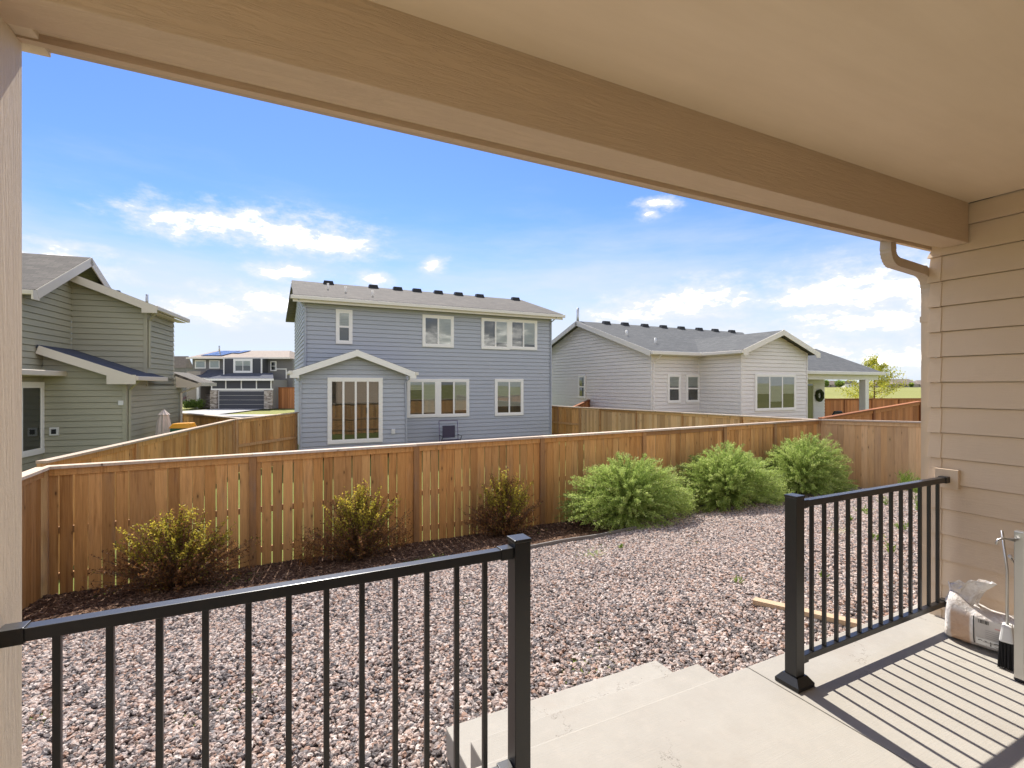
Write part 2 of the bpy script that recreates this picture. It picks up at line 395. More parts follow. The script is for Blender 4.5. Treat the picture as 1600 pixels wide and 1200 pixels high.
def sheet(name, poly_fn, x0, x1, y0, y1, nxs, nys, dz, mat):
    mb = MB(); X = [x0 + (x1 - x0) * i / nxs for i in range(nxs + 1)]; Y = [y0 + (y1 - y0) * j / nys for j in range(nys + 1)]
    mb.v = [(x, y, ground_z(x, y) + dz) for y in Y for x in X]
    for j in range(nys):
        for i in range(nxs):
            mb.f.append([j * (nxs + 1) + i, j * (nxs + 1) + i + 1, (j + 1) * (nxs + 1) + i + 1, (j + 1) * (nxs + 1) + i]); mb.m.append(0); mb.sm.append(True)
    return mb.build(name, mat, recalc=False)

def m_stone():
    m, nt, b = new_mat('gravel_stone', 0.78, 0.3)
    oi = N(nt, 'ShaderNodeObjectInfo')
    c = ramp(nt, oi.outputs['Random'], [(0, (0.398, 0.284, 0.228)), (0.12, (0.459, 0.374, 0.324)), (0.25, (0.100, 0.086, 0.085)), (0.38, (0.306, 0.258, 0.239)), (0.48, (0.336, 0.203, 0.144)),
                                       (0.55, (0.058, 0.053, 0.055)), (0.66, (0.521, 0.449, 0.401)), (0.76, (0.206, 0.146, 0.125)), (0.84, (0.153, 0.142, 0.144)), (0.93, (0.360, 0.269, 0.228))], 'CONSTANT')
    ge = N(nt, 'ShaderNodeNewGeometry')
    f = noise(nt, ge.outputs['Position'], 120, 4, 0.7)
    c = mixc(nt, math_n(nt, 'MULTIPLY', smooth(nt, f, 0.4, 0.7), 0.4), c, (0.498, 0.411, 0.348))
    nt.links.new(c, b.inputs['Base Color']); bump(nt, b, f, 0.4, 0.004)
    return m
def m_gravel_base():
    m, nt, b = new_mat('gravel_base', 0.9, 0.1)
    ge = N(nt, 'ShaderNodeNewGeometry'); vo = N(nt, 'ShaderNodeTexVoronoi'); vo.inputs['Scale'].default_value = 34
    nt.links.new(ge.outputs['Position'], vo.inputs['Vector'])
    sc = N(nt, 'ShaderNodeSeparateColor'); nt.links.new(vo.outputs['Color'], sc.inputs[0])
    c = ramp(nt, sc.outputs[0], [(0, (0.06, 0.05, 0.045)), (0.3, (0.13, 0.10, 0.085)), (0.6, (0.08, 0.07, 0.07)), (0.85, (0.17, 0.13, 0.105))], 'CONSTANT')
    nt.links.new(c, b.inputs['Base Color']); return m
def m_mulch(chip):
    m, nt, b = new_mat('mulch_chip' if chip else 'mulch', 0.9, 0.15)
    if chip:
        oi = N(nt, 'ShaderNodeObjectInfo'); x = oi.outputs['Random']
    else:
        ge = N(nt, 'ShaderNodeNewGeometry'); x = noise(nt, ge.outputs['Position'], 40, 5, 0.7)
    c = ramp(nt, x, [(0, (0.05, 0.027, 0.017)), (0.5, (0.11, 0.062, 0.038)), (0.85, (0.18, 0.105, 0.065)), (1, (0.27, 0.18, 0.12))])
    nt.links.new(c, b.inputs['Base Color'])
    return m
M['stone'] = m_stone(); M['gravel_base'] = m_gravel_base(); M['mulch'] = m_mulch(False); M['mulch_chip'] = m_mulch(True)

EDGE_Y = 6.55
gb = sheet('gravel_ground', None, -5.5, 13.1, 1.0, EDGE_Y, 60, 22, -0.012, M['gravel_base']); gb['kind'] = 'structure'
gb2 = sheet('mulch_bed', None, -2.5, 5.6, EDGE_Y, 8.19, 24, 6, -0.008, M['mulch']); gb2['kind'] = 'structure'
gb3 = sheet('gravel_corner', None, 5.6, 13.1, EDGE_Y, 8.19, 20, 6, -0.012, M['gravel_base']); gb3['kind'] = 'structure'

def scatter(name, src, density, mat, kind_shape, size, seed, zoff=0.0):
    """one 'stuff' object: small pieces spread over a sheet with geometry nodes"""
    ng = bpy.data.node_groups.new(name + '_nodes', 'GeometryNodeTree')
    ng.interface.new_socket('Geometry', in_out='INPUT', socket_type='NodeSocketGeometry')
    ng.interface.new_socket('Geometry', in_out='OUTPUT', socket_type='NodeSocketGeometry')
    nd = ng.nodes; L = ng.links
    gi = nd.new('NodeGroupInput'); go = nd.new('NodeGroupOutput')
    dp = nd.new('GeometryNodeDistributePointsOnFaces'); dp.inputs['Density'].default_value = density; dp.inputs['Seed'].default_value = seed
    L.new(gi.outputs[0], dp.inputs['Mesh'])
    jn = nd.new('GeometryNodeJoinGeometry')
    for k in range(7):
        if kind_shape == 'stone':
            pr = nd.new('GeometryNodeMeshIcoSphere'); pr.inputs['Radius'].default_value = 1.0; pr.inputs['Subdivisions'].default_value = 2
        else:
            pr = nd.new('GeometryNodeMeshCube'); pr.inputs['Size'].default_value = (2, 0.5, 0.22)
        sp = nd.new('GeometryNodeSetPosition'); L.new(pr.outputs[0], sp.inputs[0])
        pos = nd.new('GeometryNodeInputPosition'); tn = nd.new('ShaderNodeTexNoise'); tn.inputs['Scale'].default_value = 0.95; tn.inputs['Detail'].default_value = 1.5
        ad = nd.new('ShaderNodeVectorMath'); ad.operation = 'ADD'; ad.inputs[1].default_value = (k * 3.7, k * 1.9, k * 5.1); L.new(pos.outputs[0], ad.inputs[0]); L.new(ad.outputs[0], tn.inputs['Vector'])
        sb = nd.new('ShaderNodeVectorMath'); sb.operation = 'SUBTRACT'; sb.inputs[1].default_value = (0.5, 0.5, 0.5); L.new(tn.outputs['Color'], sb.inputs[0])
        ml = nd.new('ShaderNodeVectorMath'); ml.operation = 'SCALE'; ml.inputs['Scale'].default_value = 2.1 if kind_shape == 'stone' else 0.7; L.new(sb.outputs[0], ml.inputs[0])
        L.new(ml.outputs[0], sp.inputs['Offset'])
        tr = nd.new('GeometryNodeTransform'); L.new(sp.outputs[0], tr.inputs[0])
        tr.inputs['Scale'].default_value = (1.0, 0.8, 0.66) if kind_shape == 'stone' else (1, 1, 1)
        sm = nd.new('GeometryNodeSetMaterial'); sm.inputs['Material'].default_value = mat; L.new(tr.outputs[0], sm.inputs[0])
        ss_ = nd.new('GeometryNodeSetShadeSmooth'); ss_.inputs['Shade Smooth'].default_value = False; L.new(sm.outputs[0], ss_.inputs[0])
        g2 = nd.new('GeometryNodeGeometryToInstance'); L.new(ss_.outputs[0], g2.inputs[0]); L.new(g2.outputs[0], jn.inputs[0])
    ip = nd.new('GeometryNodeInstanceOnPoints'); L.new(dp.outputs['Points'], ip.inputs['Points']); L.new(jn.outputs[0], ip.inputs['Instance'])
    ip.inputs['Pick Instance'].default_value = True
    rv = nd.new('FunctionNodeRandomValue'); rv.data_type = 'FLOAT_VECTOR'
    lim = (0.8, 0.8, 3.1416) if kind_shape == 'stone' else (0.45, 0.35, 3.1416)
    rv.inputs[0].default_value = tuple(-x for x in lim); rv.inputs[1].default_value = lim; rv.inputs['Seed'].default_value = seed + 5
    L.new(rv.outputs[0], ip.inputs['Rotation'])
    rs = nd.new('FunctionNodeRandomValue'); rs.data_type = 'FLOAT'; rs.inputs[2].default_value = size[0]; rs.inputs[3].default_value = size[1]; rs.inputs['Seed'].default_value = seed + 9
    L.new(rs.outputs[1], ip.inputs['Scale'])
    L.new(ip.outputs[0], go.inputs[0])
    o = bpy.data.objects.new(name, src.data.copy()); link(o)
    o.location.z = zoff
    md = o.modifiers.new('scatter', 'NODES'); md.node_group = ng
    o['kind'] = 'stuff'
    return o
# only the strip the photograph looks at gets single stones
gs = sheet('t', None, -2.4, 13.0, 1.9, EDGE_Y - 0.04, 60, 18, 0.0, M['gravel_base'])
st = scatter('gravel', gs, 2500, M['stone'], 'stone', (0.0065, 0.0225), 3); bpy.data.objects.remove(gs)
st['label'] = 'pink grey and charcoal river gravel covering the yard'; st['category'] = 'gravel'
gs = sheet('t', None, 5.6, 13.0, EDGE_Y - 0.04, 8.15, 20, 6, 0.0, M['gravel_base'])
st = scatter('gravel', gs, 1500, M['stone'], 'stone', (0.010, 0.024), 13); bpy.data.objects.remove(gs)
st['label'] = 'river gravel under the bushes in the fence corner'; st['category'] = 'gravel'
gs = sheet('t', None, -2.5, 5.6, EDGE_Y + 0.02, 8.15, 20, 5, 0.0, M['mulch'])
st = scatter('mulch', gs, 1100, M['mulch_chip'], 'chip', (0.012, 0.034), 23, 0.004); bpy.data.objects.remove(gs)
st['label'] = 'dark brown bark mulch along the fence'; st['category'] = 'mulch'

# garden edging
mb = MB()
def edge_y(x): return EDGE_Y + 0.03 * math.sin(x * 0.8) + 0.012 * math.sin(x * 2.9)
ex = [-2.45 + i * 0.16 for i in range(51)]
for a, b_ in zip(ex[:-1], ex[1:]):
    ya, yb = edge_y(a), edge_y(b_); za, zb = ground_z(a, ya), ground_z(b_, yb)
    mb.hexa([(a, ya - 0.012, za - 0.06), (b_, yb - 0.012, zb - 0.06), (b_, yb + 0.012, zb - 0.06), (a, ya + 0.012, za - 0.06),
             (a, ya - 0.012, za + 0.055), (b_, yb - 0.012, zb + 0.055), (b_, yb + 0.012, zb + 0.055), (a, ya + 0.012, za + 0.055)])
M['edging'] = m_plain('edging_steel', (0.17, 0.155, 0.145), 0.55, 0.3, var=0.2)
tag(mb.build('garden_edging', M['edging']), 'thin grey edging strip between mulch bed and gravel', 'edging')

# ------------------------------------------------------------------ patio slab and steps
PATIO_Y = 1.84
pm = MB()
pm.box(-3.2, 2.335, -1.6, PATIO_Y, -0.62, 0.0)
patio = pm.build('patio', M['concrete'], bevel=0.008); patio['kind'] = 'structure'
pm = MB(); pm.box(2.343, 4.25, -1.6, PATIO_Y + 0.004, -0.62, -0.002)
p2 = pm.build('slab_bay', M['concrete'], patio, bevel=0.008)
pm = MB(); pm.box(2.3345, 2.3435, -1.6, PATIO_Y - 0.01, -0.3, -0.009)
pm.build('expansion_joint', m_plain('joint_filler', (0.16, 0.13, 0.10), 0.9, 0.1), patio)
steps = empty('concrete_steps', 'two pale concrete steps leading down from the patio to gravel', 'steps', (1.6, PATIO_Y, -0.6))
sx0, sx1 = 0.86, 2.335
MB().box(sx0 - 1.6, sx1 - 1.6, 0.003, 0.345, 0.0, 0.6 - 0.155).build('upper_step', M['concrete'], steps, bevel=0.008)
MB().box(sx0 - 1.6, sx1 - 1.602, 0.348, 0.70, 0.0, 0.6 - 0.31).build('lower_step', M['concrete'], steps, bevel=0.008)

# ------------------------------------------------------------------ siding / window / roof machinery
class Wall:
    """vertical wall plane inside a building: O corner (local), d along the wall, n outward"""
    def __init__(s, root, O, d, n):
        s.root = root; s.O = Vector(O); s.d = Vector(d); s.n = Vector(n)
    def p(s, a, z, o=0.0): q = s.O + s.d * a + s.n * o; return (q.x, q.y, z)
    def hit(s, u, v):
        Mx = Matrix.Translation(s.root.location) @ Matrix.Rotation(s.root.rotation_euler.z, 4, 'Z')
        O = Mx @ s.O; n = (Mx.to_3x3() @ s.n); d = Mx.to_3x3() @ s.d
        r = pix_dir(u, v); C = Vector((0, 0, CAM_H))
        t = (O - C).dot(n) / r.dot(n); P = C + r * t
        return (P - O).dot(d), P.z - s.root.location.z
    def box(s, mb, a0, a1, z0, z1, o0, o1, mi=0):
        mb.hexa([s.p(a0, z0, o0), s.p(a1, z0, o0), s.p(a1, z0, o1), s.p(a0, z0, o1), s.p(a0, z1, o0), s.p(a1, z1, o0), s.p(a1, z1, o1), s.p(a0, z1, o1)], mi)

def clip_strip(poly, z0, z1):
    def cl(P, keep, zc):
        out = []
        for i in range(len(P)):
            a, b = P[i], P[(i + 1) % len(P)]
            ka, kb = keep(a[1]), keep(b[1])
            if ka: out.append(a)
            if ka != kb:
                t = (zc - a[1]) / (b[1] - a[1]); out.append((a[0] + (b[0] - a[0]) * t, zc))
        return out
    P = cl(poly, lambda z: z >= z0 - 1e-9, z0)
    return cl(P, lambda z: z <= z1 + 1e-9, z1) if P else []

def siding(w, parent, poly, mat, lap=0.17, zstart=None, proud=0.034, top=0.012, name='siding_plank', joint=0.017):
    z0 = min(p[1] for p in poly) if zstart is None else zstart
    z1 = max(p[1] for p in poly); k = 0
    while z0 + k * lap < z1 - 0.01:
        a, b = z0 + k * lap, min(z0 + (k + 1) * lap, z1); k += 1
        P = clip_strip(poly, a + joint, b)
        if len(P) < 3 or max(p[0] for p in P) - min(p[0] for p in P) < 0.02: continue
        mb = MB(); n = len(P)
        fr = [w.p(s_, z_, proud - (proud - top) * (z_ - a) / lap) for s_, z_ in P]
        bk = [w.p(s_, z_, 0.0) for s_, z_ in P]
        mb.add(fr + bk, [list(range(n)), list(range(n, 2 * n))[::-1]] + [(i, (i + 1) % n, n + (i + 1) % n, n + i) for i in range(n)])
        mb.build(name, mat, parent)

def wall_back(w, parent, poly, mat, thick=0.12, name='wall'):
    return MB().prism([w.p(s_, z_, -0.012) for s_, z_ in poly], w.n * -thick).build(name, mat, parent)

pane_r = random.Random(77)
def window(w, parent, a0, a1, z0, z1, lights, trim, tw=0.09, hung=False, name='window', sill=True):
    """trim frame proud of the boards, sash bars, one pane per light, blinds or a flat panel painted as room shade behind.  lights = list of blind amounts (0..1 from the top)"""
    fm = MB()
    w.box(fm, a0, a1, z1 - tw, z1, -0.005, 0.064); w.box(fm, a0, a1, z0, z0 + tw, -0.005, 0.068)
    w.box(fm, a0, a0 + tw, z0 + tw, z1 - tw, -0.005, 0.062); w.box(fm, a1 - tw, a1, z0 + tw, z1 - tw, -0.005, 0.062)
    i0, i1, j0, j1 = a0 + tw, a1 - tw, z0 + tw, z1 - tw; sb = 0.035
    n = len(lights); cells = []
    if hung:
        h = (j1 - j0) / n
        for k in range(n): cells.append((i0, i1, j0 + k * h, j0 + (k + 1) * h))
    else:
        h = (i1 - i0) / n
        for k in range(n): cells.append((i0 + k * h, i0 + (k + 1) * h, j0, j1))
    for (p0, p1, q0, q1) in cells:
        w.box(fm, p0, p1, q1 - sb, q1, -0.004, 0.056); w.box(fm, p0, p1, q0, q0 + sb, -0.004, 0.056)
        w.box(fm, p0, p0 + sb, q0 + sb, q1 - sb, -0.004, 0.0545); w.box(fm, p1 - sb, p1, q0 + sb, q1 - sb, -0.004, 0.0545)
    wo = fm.build(name, trim, parent)
    for (p0, p1, q0, q1), bl in zip(cells, lights):
        e_ = [0.0485 + 0.0028 * pane_r.uniform(-1, 1) for _ in range(3)]; e_.append(e_[0] + e_[2] - e_[1])      # panes never hang perfectly true
        e_ = [min(0.0525, max(0.0455, x)) for x in e_]
        cr = [(p0 + sb * .8, q0 + sb * .8), (p1 - sb * .8, q0 + sb * .8), (p1 - sb * .8, q1 - sb * .8), (p0 + sb * .8, q1 - sb * .8)]
        gm = MB(); gm.add([w.p(a_, z_, o_) for (a_, z_), o_ in zip(cr, e_)], [(0, 1, 2, 3) if w.d.cross(Vector((0, 0, 1))).dot(w.n) > 0 else (3, 2, 1, 0)]); gm.build('pane', M['glass'], wo, recalc=False)
        dm = MB(); w.box(dm, p0 + sb * .5, p1 - sb * .5, q0 + sb * .5, q1 - sb * .5, 0.036, 0.038); dm.build('room_shade_panel', M['room_shade'], wo)  # dark panel just behind the glass, room shade put into its colour
        if bl > 0:
            bm_ = MB(); zt = q1 - sb; zb = zt - (q1 - q0 - 2 * sb) * bl; k = 0
            nsl = max(3, int((zt - zb) / 0.06))
            for k in range(nsl):
                za = zt - (zt - zb) * (k + 1) / nsl; zc = zt - (zt - zb) * k / nsl
                w.box(bm_, p0 + sb, p1 - sb, za + 0.004, zc, 0.040, 0.043 + 0.001 * (k % 2))
            bm_.build('blind', M['blind'], wo)
    return wo

def slab(parent, pts, thick, mat, name='roof', uvdir=None):
    """roof plane: four corner points (eave-left, eave-right, ridge-right, ridge-left); UVs in metres along eave / up slope"""
    P = [Vector(p) for p in pts]; n = (P[1] - P[0]).cross(P[3] - P[0]).normalized()
    if n.z < 0: n = -n
    mb = MB().prism(P, n * thick); o = mb.build(name, mat, parent)
    me = o.data; uv = me.uv_layers.new(name='UVMap')
    ex_ = (P[1] - P[0]).normalized(); ey = n.cross(ex_)
    for lp in me.loops:
        q = me.vertices[lp.vertex_index].co - P[0]; uv.data[lp.index].uv = (q.dot(ex_), q.dot(ey))
    return o

def bar(parent, a, b, wdt, hgt, mat, name, up=(0, 0, 1)):
    """board between two points with rectangular section (wdt sideways, hgt downwards from the line)"""
    a, b = Vector(a), Vector(b); t = (b - a).normalized(); u_ = Vector(up); sdir = t.cross(u_).normalized(); un = sdir.cross(t)
    P = []
    for q in (a, b):
        for o1, o2 in ((-.5, -1), (.5, -1), (.5, 0), (-.5, 0)): P.append(q + sdir * wdt * o1 + un * hgt * o2)
    mb = MB(); mb.add(P, [(0, 1, 2, 3), (7, 6, 5, 4), (0, 4, 5, 1), (1, 5, 6, 2), (2, 6, 7, 3), (3, 7, 4, 0)])
    return mb.build(name, mat, parent)

vent_mesh = None
def roof_vent(parent, p):
    global vent_mesh
    if vent_mesh is None:
        mb = MB(); mb.hexa([(-.24, -.14, -0.06), (.24, -.14, -0.06), (.24, .14, -0.06), (-.24, .14, -0.06), (-.18, -.12, .14), (.18, -.12, .14), (.18, .09, .16), (-.18, .09, .16)])
        o = mb.build('roof_vent', M['vent_black'], parent); o.location = p; vent_mesh = o.data; return o
    return inst('roof_vent', vent_mesh, parent, p)
def pipe_vent(parent, p, r=0.045, h=0.35, mat=None):
    return MB().tube([(p[0], p[1], p[2] - .1), (p[0], p[1], p[2] + h)], r, 10).build('vent_pipe', mat or M['steel'], parent)

# ------------------------------------------------------------------ our own house: covered porch
WX, CORNER_Y = 4.0, 1.72
BEAM_Y0, BEAM_Y1, BEAM_Z, CEIL_Z = 1.52, 1.66, 2.43, 2.685
house = empty('porch_house', 'tan lap-sided house with covered porch, beam, square column and gutter', 'house', (WX, 0, 0))
w = Wall(house, (0, CORNER_Y, 0), (0, -1, 0), (-1, 0, 0))
lap = 0.1665
siding(w, house, [(0.0, -0.45), (3.3, -0.45), (3.3, CEIL_Z - 0.002), (0.0, CEIL_Z - 0.002)], M['tan_siding'], lap, -0.45, 0.024, 0.006, joint=0.005)
wall_back(w, house, [(0.015, -0.6), (3.3, -0.6), (3.3, CEIL_Z - .003), (0.015, CEIL_Z - .003)], M['tan_smooth'], 0.15)
# folded corner caps, one per course
k = 0; z = -0.45
while z < BEAM_Z - 0.012:
    zt = min(z + lap, BEAM_Z - 0.003)
    mb = MB()
    o0, o1 = 0.029, 0.012
    mb.hexa([w.p(-0.020, z + .002, -0.02), w.p(0.055, z + .002, 0.0), w.p(0.055, z + .002, o0), w.p(-0.020, z + .002, o0),
             w.p(-0.006, zt - .002, -0.02), w.p(0.055, zt - .002, 0.0), w.p(0.055, zt - .002, o1), w.p(-0.006, zt - .002, o1)])
    mb.build('corner_cap', M['tan_siding'], house); z += lap; k += 1
# outside wall round the corner and house body behind the porch (unseen from here, shades as the house does)
w2 = Wall(house, (0.03, CORNER_Y - 0.03, 0), (1, 0, 0), (0, 1, 0))
siding(w2, house, [(0, -0.45), (6, -0.45), (6, 2.55), (0, 2.55)], M['tan_siding'], lap, -0.45, 0.024, 0.006, joint=0.005)
MB().box(0.16, 6.0, -6.5, CORNER_Y - 0.05, -0.6, 2.9).build('wall_core', M['tan_smooth'], house)
w3 = Wall(house, (-7.4, -1.6, 0), (1, 0, 0), (0, 1, 0))
siding(w3, house, [(0, 0.0), (7.37, 0.0), (7.37, CEIL_Z - .004), (0, CEIL_Z - .004)], M['tan_siding'], lap, 0.0, 0.024, 0.006, joint=0.005)
MB().box(-7.4, -0.02, -1.9, -1.613, -0.5, CEIL_Z - .006).build('wall', M['tan_smooth'], house)
# foundation under the wall
MB().box(-0.012, 0.10, 1.60, CORNER_Y - 0.004, -0.75, -0.452).build('foundation', M['concrete'], house)
# ceiling boards, beam, overhang, gutter
def m_ceiling():
    m, nt, b = new_mat('porch_ceiling', 0.55, 0.2)
    co = obj_co(nt)
    st1 = noise(nt, vmath(nt, 'MULTIPLY', co, (1.2, 9, 1)), 1.2, 5, 0.6); pt = noise(nt, co, 2.2, 5, 0.55)
    c = mixc(nt, st1, (0.72, 0.575, 0.395), (0.85, 0.70, 0.50)); c = mixc(nt, math_n(nt, 'MULTIPLY', smooth(nt, pt, .5, .75), 0.3), c, (0.71, 0.57, 0.39))
    nt.links.new(c, b.inputs['Base Color'])
    bump(nt, b, noise(nt, vmath(nt, 'MULTIPLY', co, (5, 50, 5)), 1.0, 5, 0.65), 0.18, 0.003)
    return m
MB().box(-4.95, -0.02, -1.597, BEAM_Y0 + 0.02, CEIL_Z, CEIL_Z + 0.02).build('ceiling', m_ceiling(), house)
MB().box(-4.90, -0.024, BEAM_Y0, BEAM_Y1, BEAM_Z, CEIL_Z + 0.1).build('beam', M['tan_trim'], house, bevel=0.004)
MB().box(-5.2, 0.05, BEAM_Y1 + 0.002, 1.722, BEAM_Z + 0.028, BEAM_Z + 0.045).build('soffit', M['tan_smooth'], house)
MB().box(-5.2, 0.05, 1.722, 1.746, BEAM_Z + 0.006, BEAM_Z + 0.19).build('fascia', M['tan_trim'], house)
gm = MB()
prof = [(1.748, BEAM_Z + 0.17), (1.748, BEAM_Z + 0.022), (1.796, BEAM_Z + 0.022), (1.80, BEAM_Z + 0.028), (1.81, BEAM_Z + 0.075), (1.845, BEAM_Z + 0.11), (1.85, BEAM_Z + 0.155), (1.838, BEAM_Z + 0.155)]
gx0, gx1 = -5.25, -0.33
gm.add([(gx0, y, z) for y, z in prof] + [(gx1, y, z) for y, z in prof], [(i, i + 1, 8 + i + 1, 8 + i) for i in range(7)] + [tuple(range(8, 16))])
gut = gm.build('gutter', M['tan_metal'], house)
slab(house, [(-5.3, 1.80, BEAM_Z + 0.20), (0.25, 1.80, BEAM_Z + 0.20), (0.25, -3.2, BEAM_Z + 1.75), (-5.3, -3.2, BEAM_Z + 1.75)], 0.06, M['shingle_tan'], 'roof')
# downspout with two elbows round the corner
def rect_tube(mb, pts, wd, dp, corr=0.0, mi=0):
    pts = [Vector(p) for p in pts]; b = len(mb.v)
    for i, p in enumerate(pts):
        t = (pts[min(i + 1, len(pts) - 1)] - pts[max(i - 1, 0)]).normalized()
        x = Vector((0, 1, 0)); x = (x - t * x.dot(t)).normalized(); y = t.cross(x)
        k = 1.0 + (corr if i % 2 else 0)
        for a, c in ((-1, -1), (1, -1), (1, 1), (-1, 1)): mb.v.append(tuple(p + x * a * wd / 2 * k + y * c * dp / 2 * k))
    for i in range(len(pts) - 1):
        for q in range(4):
            mb.f.append([b + i * 4 + q, b + i * 4 + (q + 1) % 4, b + i * 4 + 4 + (q + 1) % 4, b + i * 4 + 4 + q]); mb.m.append(mi); mb.sm.append(False)
    mb.f.append([b, b + 1, b + 2, b + 3]); mb.m.append(mi); mb.sm.append(False)
    e = b + 4 * (len(pts) - 1); mb.f.append([e, e + 1, e + 2, e + 3]); mb.m.append(mi); mb.sm.append(False)
DY = 1.762
def arc(c, r, a0, a1, n):
    return [(c[0] + r * math.cos(R(a0 + (a1 - a0) * i / n)), DY, c[1] + r * math.sin(R(a0 + (a1 - a0) * i / n))) for i in range(n + 1)]
ds = MB()
rect_tube(ds, [(0.012 + .03, DY, 2.24), (0.012 + .03, DY, -0.50)], 0.058, 0.058)
dso = ds.build('downspout', M['tan_metal'], house)
e1 = MB(); rect_tube(e1, [(-0.45, DY, BEAM_Z + .02)] + arc((-0.375, 2.395), 0.075, 180, 262, 12), 0.062, 0.058, 0.07); e1.build('elbow', M['tan_metal'], dso)
e2 = MB(); rect_tube(e2, [(-0.385, DY, 2.32), (-0.075, DY, 2.30)], 0.060, 0.057); e2.build('offset_pipe', M['tan_metal'], dso)
e3 = MB(); rect_tube(e3, arc((-0.075, 2.185), 0.116, 88, 2, 10) + [(0.042, DY, 2.16)], 0.061, 0.058, 0.06); e3.build('elbow', M['tan_metal'], dso)
for zz in (1.96, 0.4):
    st_ = MB(); st_.box(0.008, 0.076, DY - 0.036, DY + 0.034, zz, zz + 0.04); st_.build('strap', M['tan_metal'], dso)
# outlet flipped onto the gravel
ot = MB(); rect_tube(ot, [(0.042, DY, -0.47), (0.035, DY + .02, -0.53), (-0.06, DY + .30, -0.545), (-0.14, DY + .62, -0.55)], 0.085, 0.06)
ot.build('outlet', M['plastic_white'], dso)
# square column with cap
CXF = -0.585 - WX
cm = MB(); cm.box(CXF - 0.26, CXF, 1.50, 1.76, 0.0, 2.44)
colm = cm.build('column', M['column_tan'], house, bevel=0.006)
cap = MB(); cap.box(CXF - 0.305, CXF + 0.045, 1.455, 1.805, BEAM_Z + 0.012 + 0.0, BEAM_Z + 0.14)
cap.build('column_cap', M['column_tan'], colm, bevel=0.004)
cap = MB(); cap.box(CXF - 0.30, CXF + 0.04, 1.46, 1.80, 0.002, 0.14); cap.build('column_base', M['column_tan'], colm, bevel=0.004)
# block that carries the railing bracket
MB().box(-0.044, -0.003, 1.565, 1.69, 0.862, 0.985).build('mounting_block', M['tan_siding'], house, bevel=0.003)

# ------------------------------------------------------------------ railings
def railing(label, x_post, x_end, y, n_bal, post_side):
    rl = empty('railing', label, 'railing', (x_post, y, 0)); s_ = 1 if x_end > x_post else -1
    L = abs(x_end - x_post); bk = M['black_metal']
    def bx(name, a0, a1, y0, y1, z0, z1, par, bev=0.002):
        q = MB(); q.box(min(a0, a1), max(a0, a1), y0, y1, z0, z1); return q.build(name, bk, par, bevel=bev)
    h = 0.032
    post = bx('post', -h, h, -h, h, 0.02, 0.955, rl, 0.003)
    bx('post_cap', -h - .003, h + .003, -h - .003, h + .003, 0.955, 0.968, post, 0.003)
    bm_ = MB(); c0, c1 = 0.064, 0.040
    bm_.hexa([(-c0, -c0, 0.001), (c0, -c0, 0.001), (c0, c0, 0.001), (-c0, c0, 0.001), (-c0, -c0, 0.02), (c0, -c0, 0.02), (c0, c0, 0.02), (-c0, c0, 0.02)])
    bm_.hexa([(-c0, -c0, 0.02), (c0, -c0, 0.02), (c0, c0, 0.02), (-c0, c0, 0.02), (-c1, -c1, 0.052), (c1, -c1, 0.052), (c1, c1, 0.052), (-c1, c1, 0.052)])
    bm_.build('base_cover', bk, post)
    bx('top_rail', s_ * (h + .0005), s_ * L, -0.019, 0.019, 0.902, 0.935, rl)
    bx('bottom_rail', s_ * (h + .0005), s_ * L, -0.016, 0.016, 0.105, 0.137, rl)
    for zt, nm in ((0.898, 'bracket'), (0.101, 'bracket')):
        for a in (h, L):
            a1 = a + 0.05 if a == h else a - 0.05
            bx(nm, s_ * (a + (.0008 if a == h else 0)), s_ * a1, -0.023, 0.023, zt, zt + 0.041, rl, 0.002)
    gap = (L - h) / (n_bal + 1)
    b0 = None
    for i in range(n_bal):
        x = s_ * (h + gap * (i + 1))
        if b0 is None: b0 = bx('baluster', -0.0085, 0.0085, -0.0085, 0.0085, 0.1371, 0.9019, rl, 0.0015); b0.location.x = x
        else: inst('baluster', b0.data, rl, (x, 0, 0))
    return rl
railing('black metal railing running from a post to the tan square column', 0.836, -0.583, 1.630, 12, 1)
railing('black metal railing running from a post to the lap-sided wall', 2.425, 3.96, 1.630, 13, 1)

